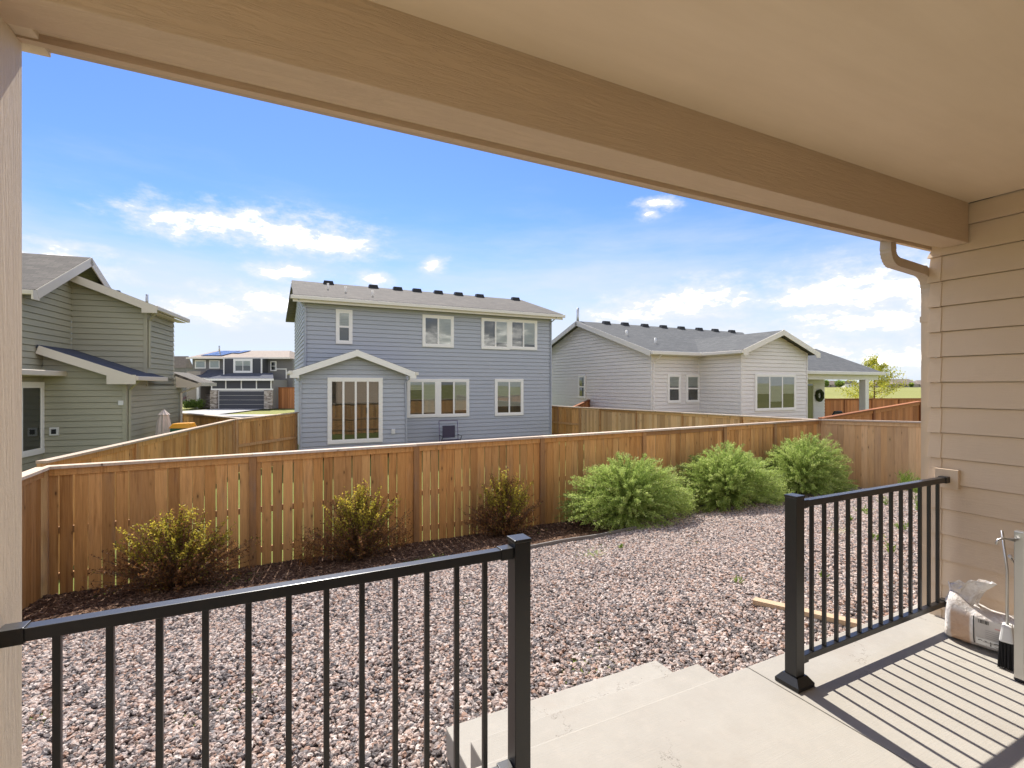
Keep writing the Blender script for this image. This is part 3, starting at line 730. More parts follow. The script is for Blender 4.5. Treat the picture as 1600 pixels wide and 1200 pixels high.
# ------------------------------------------------------------------ fences
unit_mesh = {}
def unit_box(mat):
    if mat.name not in unit_mesh:
        me = bpy.data.meshes.new('picket')
        P = [(x, y, z) for z in (0, 1) for y in (-.5, .5) for x in (-.5, .5)]
        me.from_pydata(P, [], [(0, 2, 3, 1), (4, 5, 7, 6), (0, 1, 5, 4), (2, 6, 7, 3), (0, 4, 6, 2), (1, 3, 7, 5)]); me.materials.append(mat)
        unit_mesh[mat.name] = me
    return unit_mesh[mat.name]
def fence(label, p0, p1, top0, top1, posts, side=-1, mat='fence', pmat='fence_post', base=None, rails_side=1, first_gap=0.0, last=True, group=None, pitch=0.1435, gapmax=0.018):
    """cedar fence from p0 to p1. side: which local-y side carries the trim board; posts: list of distances from p0"""
    p0, p1 = Vector(p0), Vector(p1); L = (p1 - p0).length; ang = math.atan2(p1.y - p0.y, p1.x - p0.x)
    b0 = ground_z(p0.x, p0.y) if base is None else base
    b1 = ground_z(p1.x, p1.y) if base is None else base
    fe = empty('wood_fence', label, 'fence', (p0.x, p0.y, b0), ang, group)
    top = lambda s_: (top0 + (top1 - top0) * s_ / L) - b0
    bot = lambda s_: (b1 - b0) * s_ / L
    rr = random.Random(int(abs(p0.x * 100 + p0.y * 37)) + 5)
    me = unit_box(M[mat]); s_ = 0.07
    while s_ < L - 0.03:
        wd = pitch - rr.uniform(0.25 * gapmax, gapmax)
        near_post = any(abs(s_ - q) < 0.02 for q in posts)
        zb = bot(s_) - rr.uniform(0.0, 0.03)
        inst('picket', me, fe, (s_, -side * rr.uniform(0.0, 0.004), zb), (wd, 0.016, top(s_) - 0.045 - zb), (0, rr.uniform(-.004, .004), 0))
        s_ += pitch
    for q in posts:
        mb = MB(); mb.box(-0.046, 0.046, -0.052, 0.060, -0.05, top(q) - bot(q) - 0.037) if side < 0 else mb.box(-0.046, 0.046, -0.060, 0.052, -0.05, top(q) - bot(q) - 0.037)
        mb.build('post', M[pmat], fe, bevel=0.004, loc=(q, 0, bot(q)))
    cuts = sorted(set([0.0] + [q for q in posts if 0.05 < q < L - 0.05] + [L]))
    for a, b_ in zip(cuts[:-1], cuts[1:]):
        # top trim board between posts, cap board, back rails
        yy = side * 0.020
        za, zb = top(a), top(b_)
        bar(fe, (a + 0.048, yy, za - 0.038), (b_ - 0.048, yy, zb - 0.038), 0.018, 0.088, M[pmat] if rr.random() < 0.25 else M[mat + '_long'], 'trim_board')
        bar(fe, (a + 0.001, side * 0.004, za), (b_ - 0.001, side * 0.004, zb), 0.142, 0.036, M['fence_cap'] if 'red' not in mat else M[pmat], 'cap_board')
        for fr in (0.16, 0.52):
            H0 = za - bot(a); H1 = zb - bot(b_)
            bar(fe, (a + 0.048, rails_side * 0.030 , bot(a) + H0 * fr), (b_ - 0.048, rails_side * 0.030, bot(b_) + H1 * fr), 0.038, 0.085, M[pmat], 'rail')
    return fe
M['fence_long'] = m_wood('fence_trim_cedar', (0.54, 0.285, 0.10), (0.25, 0.115, 0.038), (0.80, 0.51, 0.22), unit=False)
M['fence_pale_long'] = m_wood('fence_pale_trim', (0.58, 0.39, 0.215), (0.40, 0.25, 0.13), (0.70, 0.50, 0.30), unit=False)
M['fence_red_long'] = m_wood('fence_red_trim', (0.46, 0.19, 0.075), (0.30, 0.11, 0.042), (0.55, 0.27, 0.12), unit=False, grey=0.1)
CLX, CRX = -2.52, 13.2                       # left and right corners of the yard
ratio = lambda u: pix_dir(u, 600).x / pix_dir(u, 600).y
pu = [395, 650, 846, 1005, 1131, 1209]
fence('long cedar privacy fence behind the shrubs with slits of light between boards', (CLX, FENCE_Y), (CRX, FENCE_Y), 0.51, 0.625,
      [0.0] + [ratio(u) * FENCE_Y - CLX for u in pu] + [CRX - CLX], base=-1.13)
fence('pale cedar fence section meeting the long fence beyond the third bush', (CRX, FENCE_Y - 0.06), (CRX, 3.6), 0.63, 0.80, [2.42, 4.5], side=-1, mat='fence_pale', rails_side=1, gapmax=0.006, base=-1.1)
fence('short cedar fence return at the mulch bed end beside the column', (CLX, 5.2), (CLX, FENCE_Y - 0.06), 0.50, 0.51, [0.6], side=-1, base=-1.13)
# fence carrying on past the corner, stepping up the slope
fence('reddish cedar fence climbing the slope past the yard corner', (CRX + 0.08, FENCE_Y), (18.3, FENCE_Y), 0.66, 1.04, [2.45, 5.0], mat='fence_red', pmat='fence_red_post', base=-1.0, gapmax=0.004)
fence('reddish cedar fence carrying on beyond the top of the slope', (18.3, FENCE_Y), (23.5, FENCE_Y), 1.03, 1.02, [2.4, 4.9], mat='fence_red', pmat='fence_red_post', base=-1.0, gapmax=0.004)
# divider between blue and grey lots
fence('cedar fence dividing the blue house lot from the light grey house', (CRX, FENCE_Y + 0.08), (CRX, 19.3), 0.622, 0.505, [2.3, 4.75, 7.2, 9.6, 11.1], side=1, mat='fence_pale', rails_side=-1, base=-1.12, gapmax=0.005)
fence('dark cedar side gate fence beside the right end of the blue house', (CRX, 19.38), (12.55, 22.3), 0.505, 0.52, [0.05, 1.5, 2.9], side=1, mat='fence', rails_side=1, base=-1.12)
# divider between green and blue lots
A0, A1 = (-2.72, 8.75), (-0.93, 17.0)
fence('cedar fence with sunlit cap dividing green house yard from blue house yard', A0, A1, 0.515, 0.51, [0.05, 2.5, 4.95, 7.0, 8.4], side=-1, base=-1.12, gapmax=0.008)
fence('cedar fence wing joining the blue house with rails showing', (A1[0] + .03, A1[1] + 0.08), (0.93, 18.75), 0.51, 0.60, [0.06, 2.4], side=-1, rails_side=-1, base=-1.12, gapmax=0.012)
fence('cedar fence behind the closed umbrella at the green house', (-4.3, 25.0), (-0.55, 19.4), 0.50, 0.37, [0.05, 2.4, 4.8], side=-1, base=-1.15, gapmax=0.012)

# ------------------------------------------------------------------ blue two-storey house
BY = 20.0
blue = empty('blue_house', 'two-storey slate blue lap-sided house with white windows and small gabled bump-out', 'house', (1.245, BY, -1.15))
zb = -1.15
EV = 4.72 - zb                      # wall top
wf = Wall(blue, (0, 0, 0), (1, 0, 0), (0, -1, 0)); BW = 10.68
wall_back(wf, blue, [(0, 0), (BW, 0), (BW, EV), (0, EV)], M['blue_siding'], 7.2)
siding(wf, blue, [(0.02, 0.2), (BW - 0.02, 0.2), (BW - 0.02, EV), (0.02, EV)], M['blue_siding'], 0.168, 0.2)
for a in (0.0, BW):
    q = MB(); wf.box(q, a - 0.03 if a else -0.03, a + 0.03, 0.2, EV, -0.05, 0.042); q.build('corner_board', M['blue_siding'], blue)
wl_ = Wall(blue, (0, 7.2, 0), (0, -1, 0), (-1, 0, 0)); siding(wl_, blue, [(0, 0.2), (7.17, 0.2), (7.17, EV), (3.6, EV + 1.2), (0, EV)], M['blue_siding'], 0.168, 0.2)
def bwin(u0, v0, u1, v1, lights, hung=False, tw=0.10, nm='window'):
    a0, z1 = wf.hit(u0, v0); a1, _ = wf.hit(u1, v0); _, z0 = wf.hit((u0 + u1) / 2, v1); _, z1 = wf.hit((u0 + u1) / 2, v0)
    return window(wf, blue, a0, a1, z0, z1, lights, M['white_trim'], tw, hung, nm)
bwin(524.5, 484, 550.5, 537.5, [0.0, 1.0], True)
bwin(659.5, 493, 708.5, 542.5, [0.0, 1.0])
bwin(751.5, 498, 795.5, 546, [0.0, 0.85]); bwin(795.5, 500, 838.5, 546.5, [0.0, 0.9])
bwin(635.5, 592, 684, 652, [0.25, 0.96]); bwin(684, 592, 732.5, 651, [0, 0.9])
bwin(772.5, 592, 817, 649, [0.8, 0.8])
# main roof
OV = 0.38
rise = 1.30; ridge_y = 3.6
e0 = (-0.42, -OV, EV + 0.02); e1_ = (BW + 0.42, -OV, EV + 0.02)
slab(blue, [e0, e1_, (BW + 0.30, ridge_y, EV + rise), (-0.30, ridge_y, EV + rise)], 0.10, M['shingle_tan'], 'roof')
slab(blue, [(BW + 0.42, 7.2 + OV, EV + 0.02), (-0.42, 7.2 + OV, EV + 0.02), (-0.30, ridge_y, EV + rise), (BW + 0.30, ridge_y, EV + rise)], 0.10, M['shingle_tan'], 'roof')
MB().box(-0.40, BW + 0.40, -OV + 0.03, 0.0, EV - 0.055, EV - 0.03).build('soffit', M['cream_trim'], blue)
MB().box(-0.42, BW + 0.42, -OV - 0.02, -OV + 0.02, EV - 0.14, EV + 0.05).build('fascia', M['cream_trim'], blue)
MB().box(-0.50, BW + 0.50, -OV - 0.13, -OV - 0.025, EV - 0.05, EV + 0.085).build('gutter', M['cream_trim'], blue, bevel=0.02)
for a in (-0.30, BW + 0.30):
    bar(blue, (a, -OV, EV + 0.04), (a, ridge_y, EV + rise + .02), 0.03, 0.18, M['cream_trim'], 'rake_board', (0, 0, 1))
    q = MB(); q.tube([(a * 0.98 if a > 0 else -0.25, -OV - .06, EV - .03), (BW - 0.02 if a > 0 else 0.02, -0.07, EV - 0.25), (BW - 0.02 if a > 0 else 0.02, -0.07, 0.2)], 0.035, 6, smooth=False); q.build('downspout', M['blue_siding'], blue)
for u in (513, 583, 621, 651, 684.5, 716, 749, 805):
    r = pix_dir(u, 450); t = (BY + ridge_y - 0.35) / r.y
    roof_vent(blue, (r.x * t - 1.245, ridge_y - 0.35, EV + rise - 0.35 * (rise - .02) / (ridge_y + OV) + 0.10))
for u, yy in ((512.5, 1.6), (540, 1.1), (582, 0.6)):
    r = pix_dir(u, 450); t = (BY + yy) / r.y
    pipe_vent(blue, (r.x * t - 1.245, yy, EV + 0.1 + (yy + OV) * 0.32), 0.04, 0.28, M['cream_trim'])
# gabled bump-out
by = -1.55
wb = Wall(blue, (0, by, 0), (1, 0, 0), (0, -1, 0))
b0_, _ = wb.hit(470.5, 600); b1_, _ = wb.hit(634, 600); bp, bpz = wb.hit(556, 542); _, bez = wb.hit(634, 582)
bez = (bez + wb.hit(470, 580)[1]) / 2
poly = [(b0_, 0.2), (b1_, 0.2), (b1_, bez), ((b0_ + b1_) / 2, bez + (b1_ - b0_) / 2 * 0.36), (b0_, bez)]
wall_back(wb, blue, poly, M['blue_siding'], 1.5); siding(wb, blue, poly, M['blue_siding'], 0.168, 0.2)
mid = (b0_ + b1_) / 2; pk = bez + (b1_ - b0_) / 2 * 0.36
sl_ = (pk - bez) / (b1_ - mid)
for sg in (-1, 1):
    ex_ = mid + sg * (b1_ - mid + 0.34); ez = bez - 0.34 * sl_ + 0.04
    slab(blue, [(ex_, by - 0.3, ez), (ex_, 0.0, ez), (mid, 0.0, pk + 0.04), (mid, by - 0.3, pk + 0.04)], 0.08, M['shingle_tan'], 'bump_out_roof')
    bar(blue, (ex_, by - 0.31, ez + 0.07), (mid - sg * 0.04, by - 0.31 - .002 * sg, pk + 0.12 + 0.04 * sl_), 0.03, 0.21, M['white_trim'], 'rake_board')
    q = MB(); q.hexa([(ex_ - .02, by - .33, ez - .15), (ex_ - sg * .26, by - .33, ez - .15), (ex_ - sg * .26, by - .05, ez - .15), (ex_ - .02, by - .05, ez - .15),
                      (ex_ - .02, by - .33, ez + .04), (ex_ - sg * .26, by - .33, ez + .13), (ex_ - sg * .26, by - .05, ez + .13), (ex_ - .02, by - .05, ez + .04)]); q.build('eave_return', M['white_trim'], blue)
    q = MB(); q.box(ex_ - .06, ex_ + .06, by - 0.36, -0.05, ez - 0.02, ez + 0.09); q.build('gutter', M['cream_trim'], blue, bevel=0.01)
for a in (b0_, b1_):
    q = MB(); q.tube([(a + (-0.28 if a < 3 else .2), by - 0.2, bez - 0.12), (a + (-.02 if a < 3 else -.02), by - 0.05, bez - 0.38), (a - .02 * (1 if a < 3 else -1), by - 0.05, 0.1)], 0.035, 6, smooth=False); q.build('downspout', M['blue_siding'], blue)
a0, _ = wb.hit(511.5, 640); a1, _ = wb.hit(597.5, 640); _, z1 = wb.hit(554, 590); _, z0 = wb.hit(554, 692)
door = window(wb, blue, a0, a1, z0, z1, [0.0, 0.0, 0.0, 0.0], M['white_trim'], 0.11, False, 'patio_door')
hx, hz = wb.hit(572, 641)
q = MB(); wb.box(q, hx - 0.012, hx + 0.012, hz - 0.09, hz + 0.09, 0.055, 0.09); q.build('handle', M['vent_black'], door)
for (u, v, ww) in ((614, 674, wb),):
    a, z = ww.hit(u, v); q = MB(); ww.box(q, a - 0.07, a + 0.07, z - 0.09, z + 0.09, 0.0, 0.075); q.build('outlet_cover', M['plastic_white'], blue, bevel=0.01)
# folding chair in front of the wall
cx, cy = 1.245 + wf.hit(694, 680)[0], BY - 0.75
ch = empty('folding_chair', 'dark folding chair standing against the blue house wall', 'chair', (cx, cy, -1.15))
M['chair_fabric'] = m_plain('chair_fabric', (0.08, 0.07, 0.10), 0.8, 0.1); M['chair_metal'] = m_plain('chair_metal', (0.16, 0.13, 0.2), 0.4, 0.4)
for x in (-0.40, 0.40):
    MB().tube([(x, 0.1, 0), (x, 0.22, 1.22)], 0.017, 8).build('leg', M['chair_metal'], ch)
    MB().tube([(x, 0.2, 0), (x, -0.28, 0.62), (x, 0.14, 0.64)], 0.015, 8).build('armrest', M['vent_black'], ch)
MB().tube([(-0.40, 0.222, 1.22), (0.40, 0.222, 1.22)], 0.017, 8).build('top_bar', M['chair_metal'], ch)
MB().box(-0.27, 0.27, 0.15, 0.165, 0.52, 1.02).build('backrest', M['chair_fabric'], ch)
MB().box(-0.37, 0.37, -0.28, 0.13, 0.44, 0.455).build('seat', M['chair_fabric'], ch)

# ------------------------------------------------------------------ green-grey house on the left
gz = -1.15
green = empty('green_house', 'sage green lap-sided house with stepped roofs behind the column', 'house', (-3.61, 17.41, gz), -R(8))
GS = M['green_siding']; GT = M['green_trim']
wD = Wall(green, (0, 0, 0), (-1, 0, 0), (0, -1, 0))              # s grows to the left
sL, _ = wD.hit(66, 600)
wE = Wall(green, (0, 0, 0), (0, 1, 0), (1, 0, 0))
yc, _ = wE.hit(228, 520); yend, _ = wE.hit(271, 520); yfar, _ = wE.hit(284, 600)
xb = -sL
wA = Wall(green, (xb, yc, 0), (0, -1, 0), (1, 0, 0))
wB = Wall(green, (0, yc, 0), (-1, 0, 0), (0, -1, 0))
wC = Wall(green, (0, yc, 0), (0, 1, 0), (1, 0, 0))
# lower storey D / E
zr0 = wD.hit(186, 586)[1]; zr1 = wD.hit(66, 545)[1]
slD = (zr1 - zr0) / sL
zE = zr0 - 0.02
polyD = [(0, 0.15), (sL, 0.15), (sL, zE + slD * sL), (0, zE)]
wall_back(wD, green, polyD, GS, 0.3); siding(wD, green, polyD, GS, 0.17, 0.15)
polyE = [(0, 0.15), (yfar, 0.15), (yfar, zE), (0, zE)]
wall_back(wE, green, polyE, GS, 0.3); siding(wE, green, polyE, GS, 0.17, 0.15)
q = MB(); q.box(-0.06, 0.042, -0.042, 0.05, 0.15, zE); q.build('corner_board', GS, green)
# upper block B / C
zBe = wB.hit(222, 478)[1]; zBr = wB.hit(120, 434)[1]; sB = -xb
slB = (zBr - zBe) / sB
zl = zE - 0.3
polyB = [(0, zl), (sB, zl), (sB, zBe + slB * sB), (0, zBe)]
wall_back(wB, green, polyB, GS, 0.3); siding(wB, green, polyB, GS, 0.17, 0.15 + 0.17 * int((zl - .15) / .17))
cl = yend - yc
polyC = [(0, zl), (cl, zl), (cl, zBe), (0, zBe)]
wall_back(wC, green, polyC, GS, 0.3); siding(wC, green, polyC, GS, 0.17, 0.15 + 0.17 * int((zl - .15) / .17))
q = MB(); q.box(-0.05, 0.042, yc - 0.042, yc + 0.05, zl, zBe); q.build('corner_board', GS, green)
# wall A with gable, and door below
aN = yc + 6.0
pkz = wA.hit(123, 408)[1]; pks = wA.hit(123, 408)[0]
epz = wA.hit(44, 453)[1]; eps = wA.hit(44, 453)[0]
slA = (pkz - epz) / (eps - pks)
eps2 = wA.hit(30, 453)[0]
polyA = [(0, 0.15), (eps2, 0.15), (eps2, epz - slA * (eps2 - eps)),  *([(pks, pkz)] if pks > 0.02 else []), (0, pkz - slA * abs(pks))]
wall_back(wA, green, polyA, GS, 0.3); siding(wA, green, polyA, GS, 0.17, 0.15)
# roofs
def groof(pts, mat, nm='roof', th=0.09): return slab(green, pts, th, mat, nm)
ovx = 0.32
# A roof: ridge along local x
pky = yc - pks; epy = yc - eps
ze_ = epz - slA * 0.3
groof([(xb + ovx, epy - 0.3, ze_ + .05), (xb - 7, epy - 0.3, ze_ + .05), (xb - 7, pky, pkz + .05), (xb + ovx, pky, pkz + .05)], M['shingle_tan'])
groof([(xb + ovx, 2 * pky - epy + 0.3, ze_ + .05), (xb - 7, 2 * pky - epy + 0.3, ze_ + .05), (xb - 7, pky, pkz + .05), (xb + ovx, pky, pkz + .05)], M['shingle_tan'])
bar(green, (xb + ovx, epy - 0.34, ze_ + .12), (xb + ovx, pky, pkz + .14), 0.03, 0.24, GT, 'rake_board')
bar(green, (xb + ovx, 2 * pky - epy + 0.34, ze_ + .12), (xb + ovx, pky, pkz + .14), 0.03, 0.24, GT, 'rake_board')
q = MB(); q.box(xb - 7, xb + ovx, epy - 0.46, epy - 0.345, ze_ - 0.02, ze_ + 0.10); q.build('gutter', GT, green, bevel=0.02)
q = MB(); q.box(xb + ovx - 0.03, xb + ovx + .012, epy - 0.47, epy - 0.2, ze_ - 0.14, ze_ + 0.10); q.build('eave_return', GT, green)
MB().box(xb + .02, xb + ovx - .02, epy - .3, pky, ze_ - .06, ze_ - .05)
roof_vent(green, (xb - 2.2, pky + 0.1, pkz + 0.16)); roof_vent(green, (xb - 3.6, pky + 0.1, pkz + 0.16))
# B/C roof: slopes down towards local +x
zt = zBe + slB * (sB - 0.05)
groof([(ovx, yc - 0.32, zBe - slB * ovx + .03), (ovx, yend + 0.35, zBe - slB * ovx + .03), (xb + 0.05, yend + 0.35, zt + .03), (xb + 0.05, yc - 0.32, zt + .03)], M['shingle_tan'])
bar(green, (ovx, yc - 0.335, zBe - slB * ovx + .12), (xb + 0.1, yc - 0.335, zBe + slB * (sB - .1) + .12), 0.03, 0.22, GT, 'rake_board')
q = MB(); q.box(ovx - 0.02, ovx + 0.10, yc - 0.34, yend + 0.40, zBe - slB * ovx - 0.02, zBe - slB * ovx + 0.11); q.build('gutter', GT, green, bevel=0.02)
q = MB(); q.box(0.03, ovx - 0.025, yc - 0.30, yend + 0.32, zBe - slB * ovx - 0.05, zBe - slB * ovx - 0.03); q.build('soffit', GT, green)
q = MB(); q.box(0.0, ovx + .08, yc - 0.352, yc - 0.322, zBe - slB * ovx - 0.12, zBe - slB * ovx + 0.10); q.build('eave_return', GT, green)
q = MB(); q.tube([(ovx + .04, yc - 0.15, zBe - slB * ovx), (0.08, yc + 0.05, zBe - 0.45), (0.08, yc + 0.05, zE + 0.25)], 0.04, 6, smooth=False); q.build('downspout', GS, green)
roof_vent(green, (-1.6, yc + 2.2, zBe + slB * 1.6 + .06)).scale = (.6, .6, .6); pipe_vent(green, (-0.3, yc + 1.0, zBe + slB * .3 + .1), 0.04, 0.3)
# D/E roof
zt = zE + slD * (sL - 0.02)
yre = yc + 0.55
groof([(ovx, -0.34, zE - slD * ovx + .03), (ovx, yre, zE - slD * ovx + .03), (xb + .02, yc - .02, zt + .03), (xb + .02, -0.34, zt + .03)], M['shingle_dark'])
bar(green, (ovx, -0.355, zE - slD * ovx + .12), (xb + 0.1, -0.355, zE + slD * (sL - .1) + .12), 0.03, 0.22, GT, 'rake_board')
q = MB(); q.box(ovx - 0.02, ovx + 0.11, -0.36, yre, zE - slD * ovx - 0.02, zE - slD * ovx + 0.11); q.build('gutter', GT, green, bevel=0.02)
q = MB(); q.box(-0.30, ovx + .05, -0.372, -0.342, zE - slD * ovx - 0.12, zE - slD * ovx + 0.14); q.build('eave_return', GT, green)
q = MB(); q.tube([(ovx + .04, -0.1, zE - .12), (0.07, 0.1, zE - 0.4), (0.07, 0.06, 0.1)], 0.04, 6, smooth=False); q.build('downspout', GS, green)
# little lean-to roof at the far end of E
yl = yend + 0.2
groof([(0.75, yl, zE - 0.25), (0.75, yl + 2.2, zE - 0.25), (-0.2, yl + 2.2, zE + 0.15), (-0.2, yl, zE + 0.15)], M['shingle_tan'], 'lean_to_roof')
q = MB(); q.box(0.72, 0.84, yl - .03, yl + 2.2, zE - 0.30, zE - 0.17); q.build('gutter', GT, green)
q = MB(); q.prism([(0.02, yl - .02, zE - .35), (0.74, yl - .02, zE - .35), (0.74, yl - .02, zE - .22), (0.02, yl - .02, zE + .05)], (0, .03, 0)); q.build('lean_to_side', GT, green)
q = MB(); q.tube([(0.7, yl + .1, zE - .3), (0.12, yl + .25, zE - .55), (0.12, yl + .25, 0.1)], 0.04, 6, smooth=False); q.build('downspout', GT, green)
# sliding door in wall A with its small roof
a0, z1 = wA.hit(65, 597); a1 = a0 + 1.9; z0 = wA.hit(64, 708)[1]
window(wA, green, a0, a1, z0, z1, [0.0, 0.0], M['white_trim'], 0.12, False, 'sliding_door')
q = MB(); wA.box(q, a0 - .25, a1 + .3, z1 + 0.16, z1 + 0.30, 0.036, 0.55); q.build('door_hood', GT, green, bevel=0.02)
for u, v, sz in ((86, 674, .1), (190, 629.5, .06)):
    a, z = wD.hit(u, v); q = MB(); wD.box(q, a - sz, a + sz, z - sz * 1.1, z + sz * 1.1, 0, 0.07); o = q.build('wall_box', M['plastic_white'], green, bevel=0.008)
    if sz == .1:
        q = MB(); wD.box(q, a - .055, a + .055, z - .065, z + .065, 0.06, 0.076); q.build('vent_flap', M['vent_black'], o)

# ------------------------------------------------------------------ grey single-storey house on the right
GZ = -1.0
gx, gy = 15.33, 16.96
grey = empty('grey_house', 'light grey single-storey house with gables, dark shingles and covered patio', 'house', (gx, gy, GZ))
YS = M['grey_siding']; CT = M['cream_trim']
wF1 = Wall(grey, (0, 0, 0), (1, 0, 0), (0, -1, 0))                 # recessed front
x2, _ = wF1.hit(1092, 600)
wS = Wall(grey, (x2, 0, 0), (0, -1, 0), (-1, 0, 0))                # side of the front gable
yf, _ = wS.hit(1158, 600)
wG = Wall(grey, (x2, -yf, 0), (1, 0, 0), (0, -1, 0))               # front gable
gw, _ = wG.hit(1260, 600)
wLft = Wall(grey, (0, 0, 0), (0, 1, 0), (-1, 0, 0))                # long left gable wall
EVg = wF1.hit(1018, 549)[1]
pS, pZ = wLft.hit(910, 506)
slg = (pZ - EVg) / pS; dep = 2 * pS
polyL = [(0, 0.1), (dep, 0.1), (dep, EVg), (pS, pZ), (0, EVg)]
wall_back(wLft, grey, polyL, YS, 0.3); siding(wLft, grey, polyL, YS, 0.17, 0.1)
pf = [(0, 0.1), (x2, 0.1), (x2, EVg), (0, EVg)]
wall_back(wF1, grey, pf, YS, 0.3); siding(wF1, grey, pf, YS, 0.17, 0.1)
psd = [(0, 0.1), (yf, 0.1), (yf, EVg), (0, EVg)]
wall_back(wS, grey, psd, YS, 0.3); siding(wS, grey, psd, YS, 0.17, 0.1)
gpk = EVg + gw / 2 * 0.36
pg = [(0, 0.1), (gw, 0.1), (gw, EVg), (gw / 2, gpk), (0, EVg)]
wall_back(wG, grey, pg, YS, 0.3); siding(wG, grey, pg, YS, 0.17, 0.1)
for (a, b_) in ((0.0, 0.0), (x2, -yf), (x2 + gw, -yf)):
    q = MB(); q.box(a - .042, a + .03, b_ - .042, b_ + .03, 0.1, EVg); q.build('corner_board', YS, grey)
# roofs
rl_ = ratio(1160) * (gy + pS) - gx; rle = x2 + gw - 0.1; ezg0 = EVg - 0.4 * slg
slab(grey, [(-0.4, -0.4, EVg - 0.4 * slg + .03), (rle, -0.4, EVg - 0.4 * slg + .03), (rl_, pS, pZ + .03), (-0.4, pS, pZ + .03)], 0.1, M['shingle_grey'])
slab(grey, [(rl_, dep + 0.4, EVg - 0.4 * slg + .03), (-0.4, dep + 0.4, EVg - 0.4 * slg + .03), (-0.4, pS, pZ + .03), (rl_, pS, pZ + .03)], 0.1, M['shingle_grey'])
bar(grey, (-0.41, -0.42, EVg - 0.42 * slg + .13), (-0.41, pS, pZ + .13), 0.03, 0.23, CT, 'rake_board')
bar(grey, (-0.41, dep + 0.42, EVg - 0.42 * slg + .13), (-0.41, pS, pZ + .13), 0.03, 0.23, CT, 'rake_board')
ezg = EVg - 0.4 * slg
q = MB(); q.box(-0.42, x2 - 0.36, -0.54, -0.405, ezg - 0.03, ezg + 0.12); q.build('gutter', CT, grey, bevel=0.02)
q = MB(); q.box(-0.42, x2 - 0.36, -0.395, -0.02, ezg - 0.05, ezg - 0.03); q.build('soffit', CT, grey)
gsl = 0.36; gx_l, gx_r = x2 - 0.38, x2 + gw + 0.38; gze = EVg - 0.38 * gsl
yin = (gpk - EVg) / slg
slab(grey, [(gx_l, -yf - 0.4, gze + .035), (gx_l, 0.2, gze + .035), (x2 + gw / 2, yin + .4, gpk + .035), (x2 + gw / 2, -yf - 0.4, gpk + .035)], 0.1, M['shingle_grey'], 'gable_roof')
slab(grey, [(gx_r, -yf - 0.4, gze + .035), (gx_r, 0.2, gze + .035), (x2 + gw / 2, yin + .4, gpk + .035), (x2 + gw / 2, -yf - 0.4, gpk + .035)], 0.1, M['shingle_grey'], 'gable_roof')
for sg, exx in ((-1, gx_l), (1, gx_r)):
    bar(grey, (exx, -yf - 0.415, gze + .13), (x2 + gw / 2 - sg * .04, -yf - 0.415 - .002 * sg, gpk + .14 + .04 * gsl), 0.03, 0.22, CT, 'rake_board')
    q = MB(); q.box(min(exx, exx - sg * .3), max(exx, exx - sg * .3), -yf - .43, -yf - .402, gze - .10, gze + .10); q.build('eave_return', CT, grey)
q = MB(); q.box(gx_l - 0.11, gx_l + 0.0, -yf - 0.43, -0.41, gze - 0.03, gze + 0.11); q.build('gutter', CT, grey, bevel=0.02)
q = MB(); q.box(gx_l + .01, x2 - 0.02, -yf - 0.39, -0.41, gze - 0.05, gze - 0.03); q.build('soffit', CT, grey)
q = MB(); q.tube([(0.15, -0.45, ezg - .05), (0.06, -0.07, ezg - .35), (0.06, -0.07, 0.1)], 0.04, 6, smooth=False); q.build('downspout', YS, grey)
for u in (947, 976, 1007, 1036, 1064, 1092, 1117, 1143):
    r = pix_dir(u, 500); yy = pS - 0.3; t = (gy + yy) / r.y; roof_vent(grey, (r.x * t - gx, yy, EVg + yy * slg + .14))
pipe_vent(grey, (-0.1, pS + 0.3, pZ), 0.07, 0.9)
for u, yy in ((979, 2.4), (1024, 1.0)):
    r = pix_dir(u, 500); t = (gy + yy) / r.y; pipe_vent(grey, (r.x * t - gx, yy, EVg + yy * slg + .12), 0.05, 0.28, M['plastic_white'])
def gwin(w_, u0, v0, u1, v1, lights, hung=False):
    a0, _ = w_.hit(u0, 600); a1, _ = w_.hit(u1, 600); um = (u0 + u1) / 2
    window(w_, grey, min(a0, a1), max(a0, a1), w_.hit(um, v1)[1], w_.hit(um, v0)[1], lights, M['white_trim'], 0.09, hung)
gwin(wF1, 1042, 584.5, 1062.5, 629.5, [0.0, 0.9], True); gwin(wF1, 1071, 585, 1092, 629, [0.0, 0.9], True)
gwin(wG, 1178.5, 584.5, 1242, 641.5, [0.55, 0.8, 0.55]); gwin(wLft, 904.5, 586, 915.5, 622.5, [0.0, 0.7], True)
# covered patio on the right
px0 = x2 + gw; wP = Wall(grey, (px0, -yf + 0.5, 0), (1, 0, 0), (0, -1, 0))
pw, pz = wP.hit(1378, 582); pw = min(pw, 8.0)
pfz = wP.hit(1318, 584)[1]
yb_ = 2.6
r_ = pix_dir(1274, 547); t_a = (gy + yb_) / r_.y; apx, apz = max(r_.x * t_a - gx, px0 + .3), CAM_H + r_.z * t_a - GZ
slab(grey, [(px0 - 0.1, -yf + .45, pfz + .02), (px0 + pw, -yf + .45, pfz + .02), (apx, yb_, apz), (px0 - 0.1, yb_, apz)], 0.09, M['shingle_grey'], 'patio_roof')
q = MB(); q.prism([(px0 + pw, -yf + .45, pfz + .02), (px0 + pw, yb_ + 4, pfz + .02), (apx, yb_, apz)], (0, 0, 0.09)); q.build('patio_roof', M['shingle_grey'], grey)
q = MB(); q.box(px0 - .1, px0 + pw + 0.05, -yf + 0.33, -yf + 0.45, pfz - 0.05, pfz + 0.11); q.build('gutter', CT, grey, bevel=0.02)
q = MB(); q.box(px0 + .03, px0 + pw - 0.15, -yf + 0.6, -yf + 0.78, pfz - 0.30, pfz - 0.05); q.build('patio_beam', CT, grey)
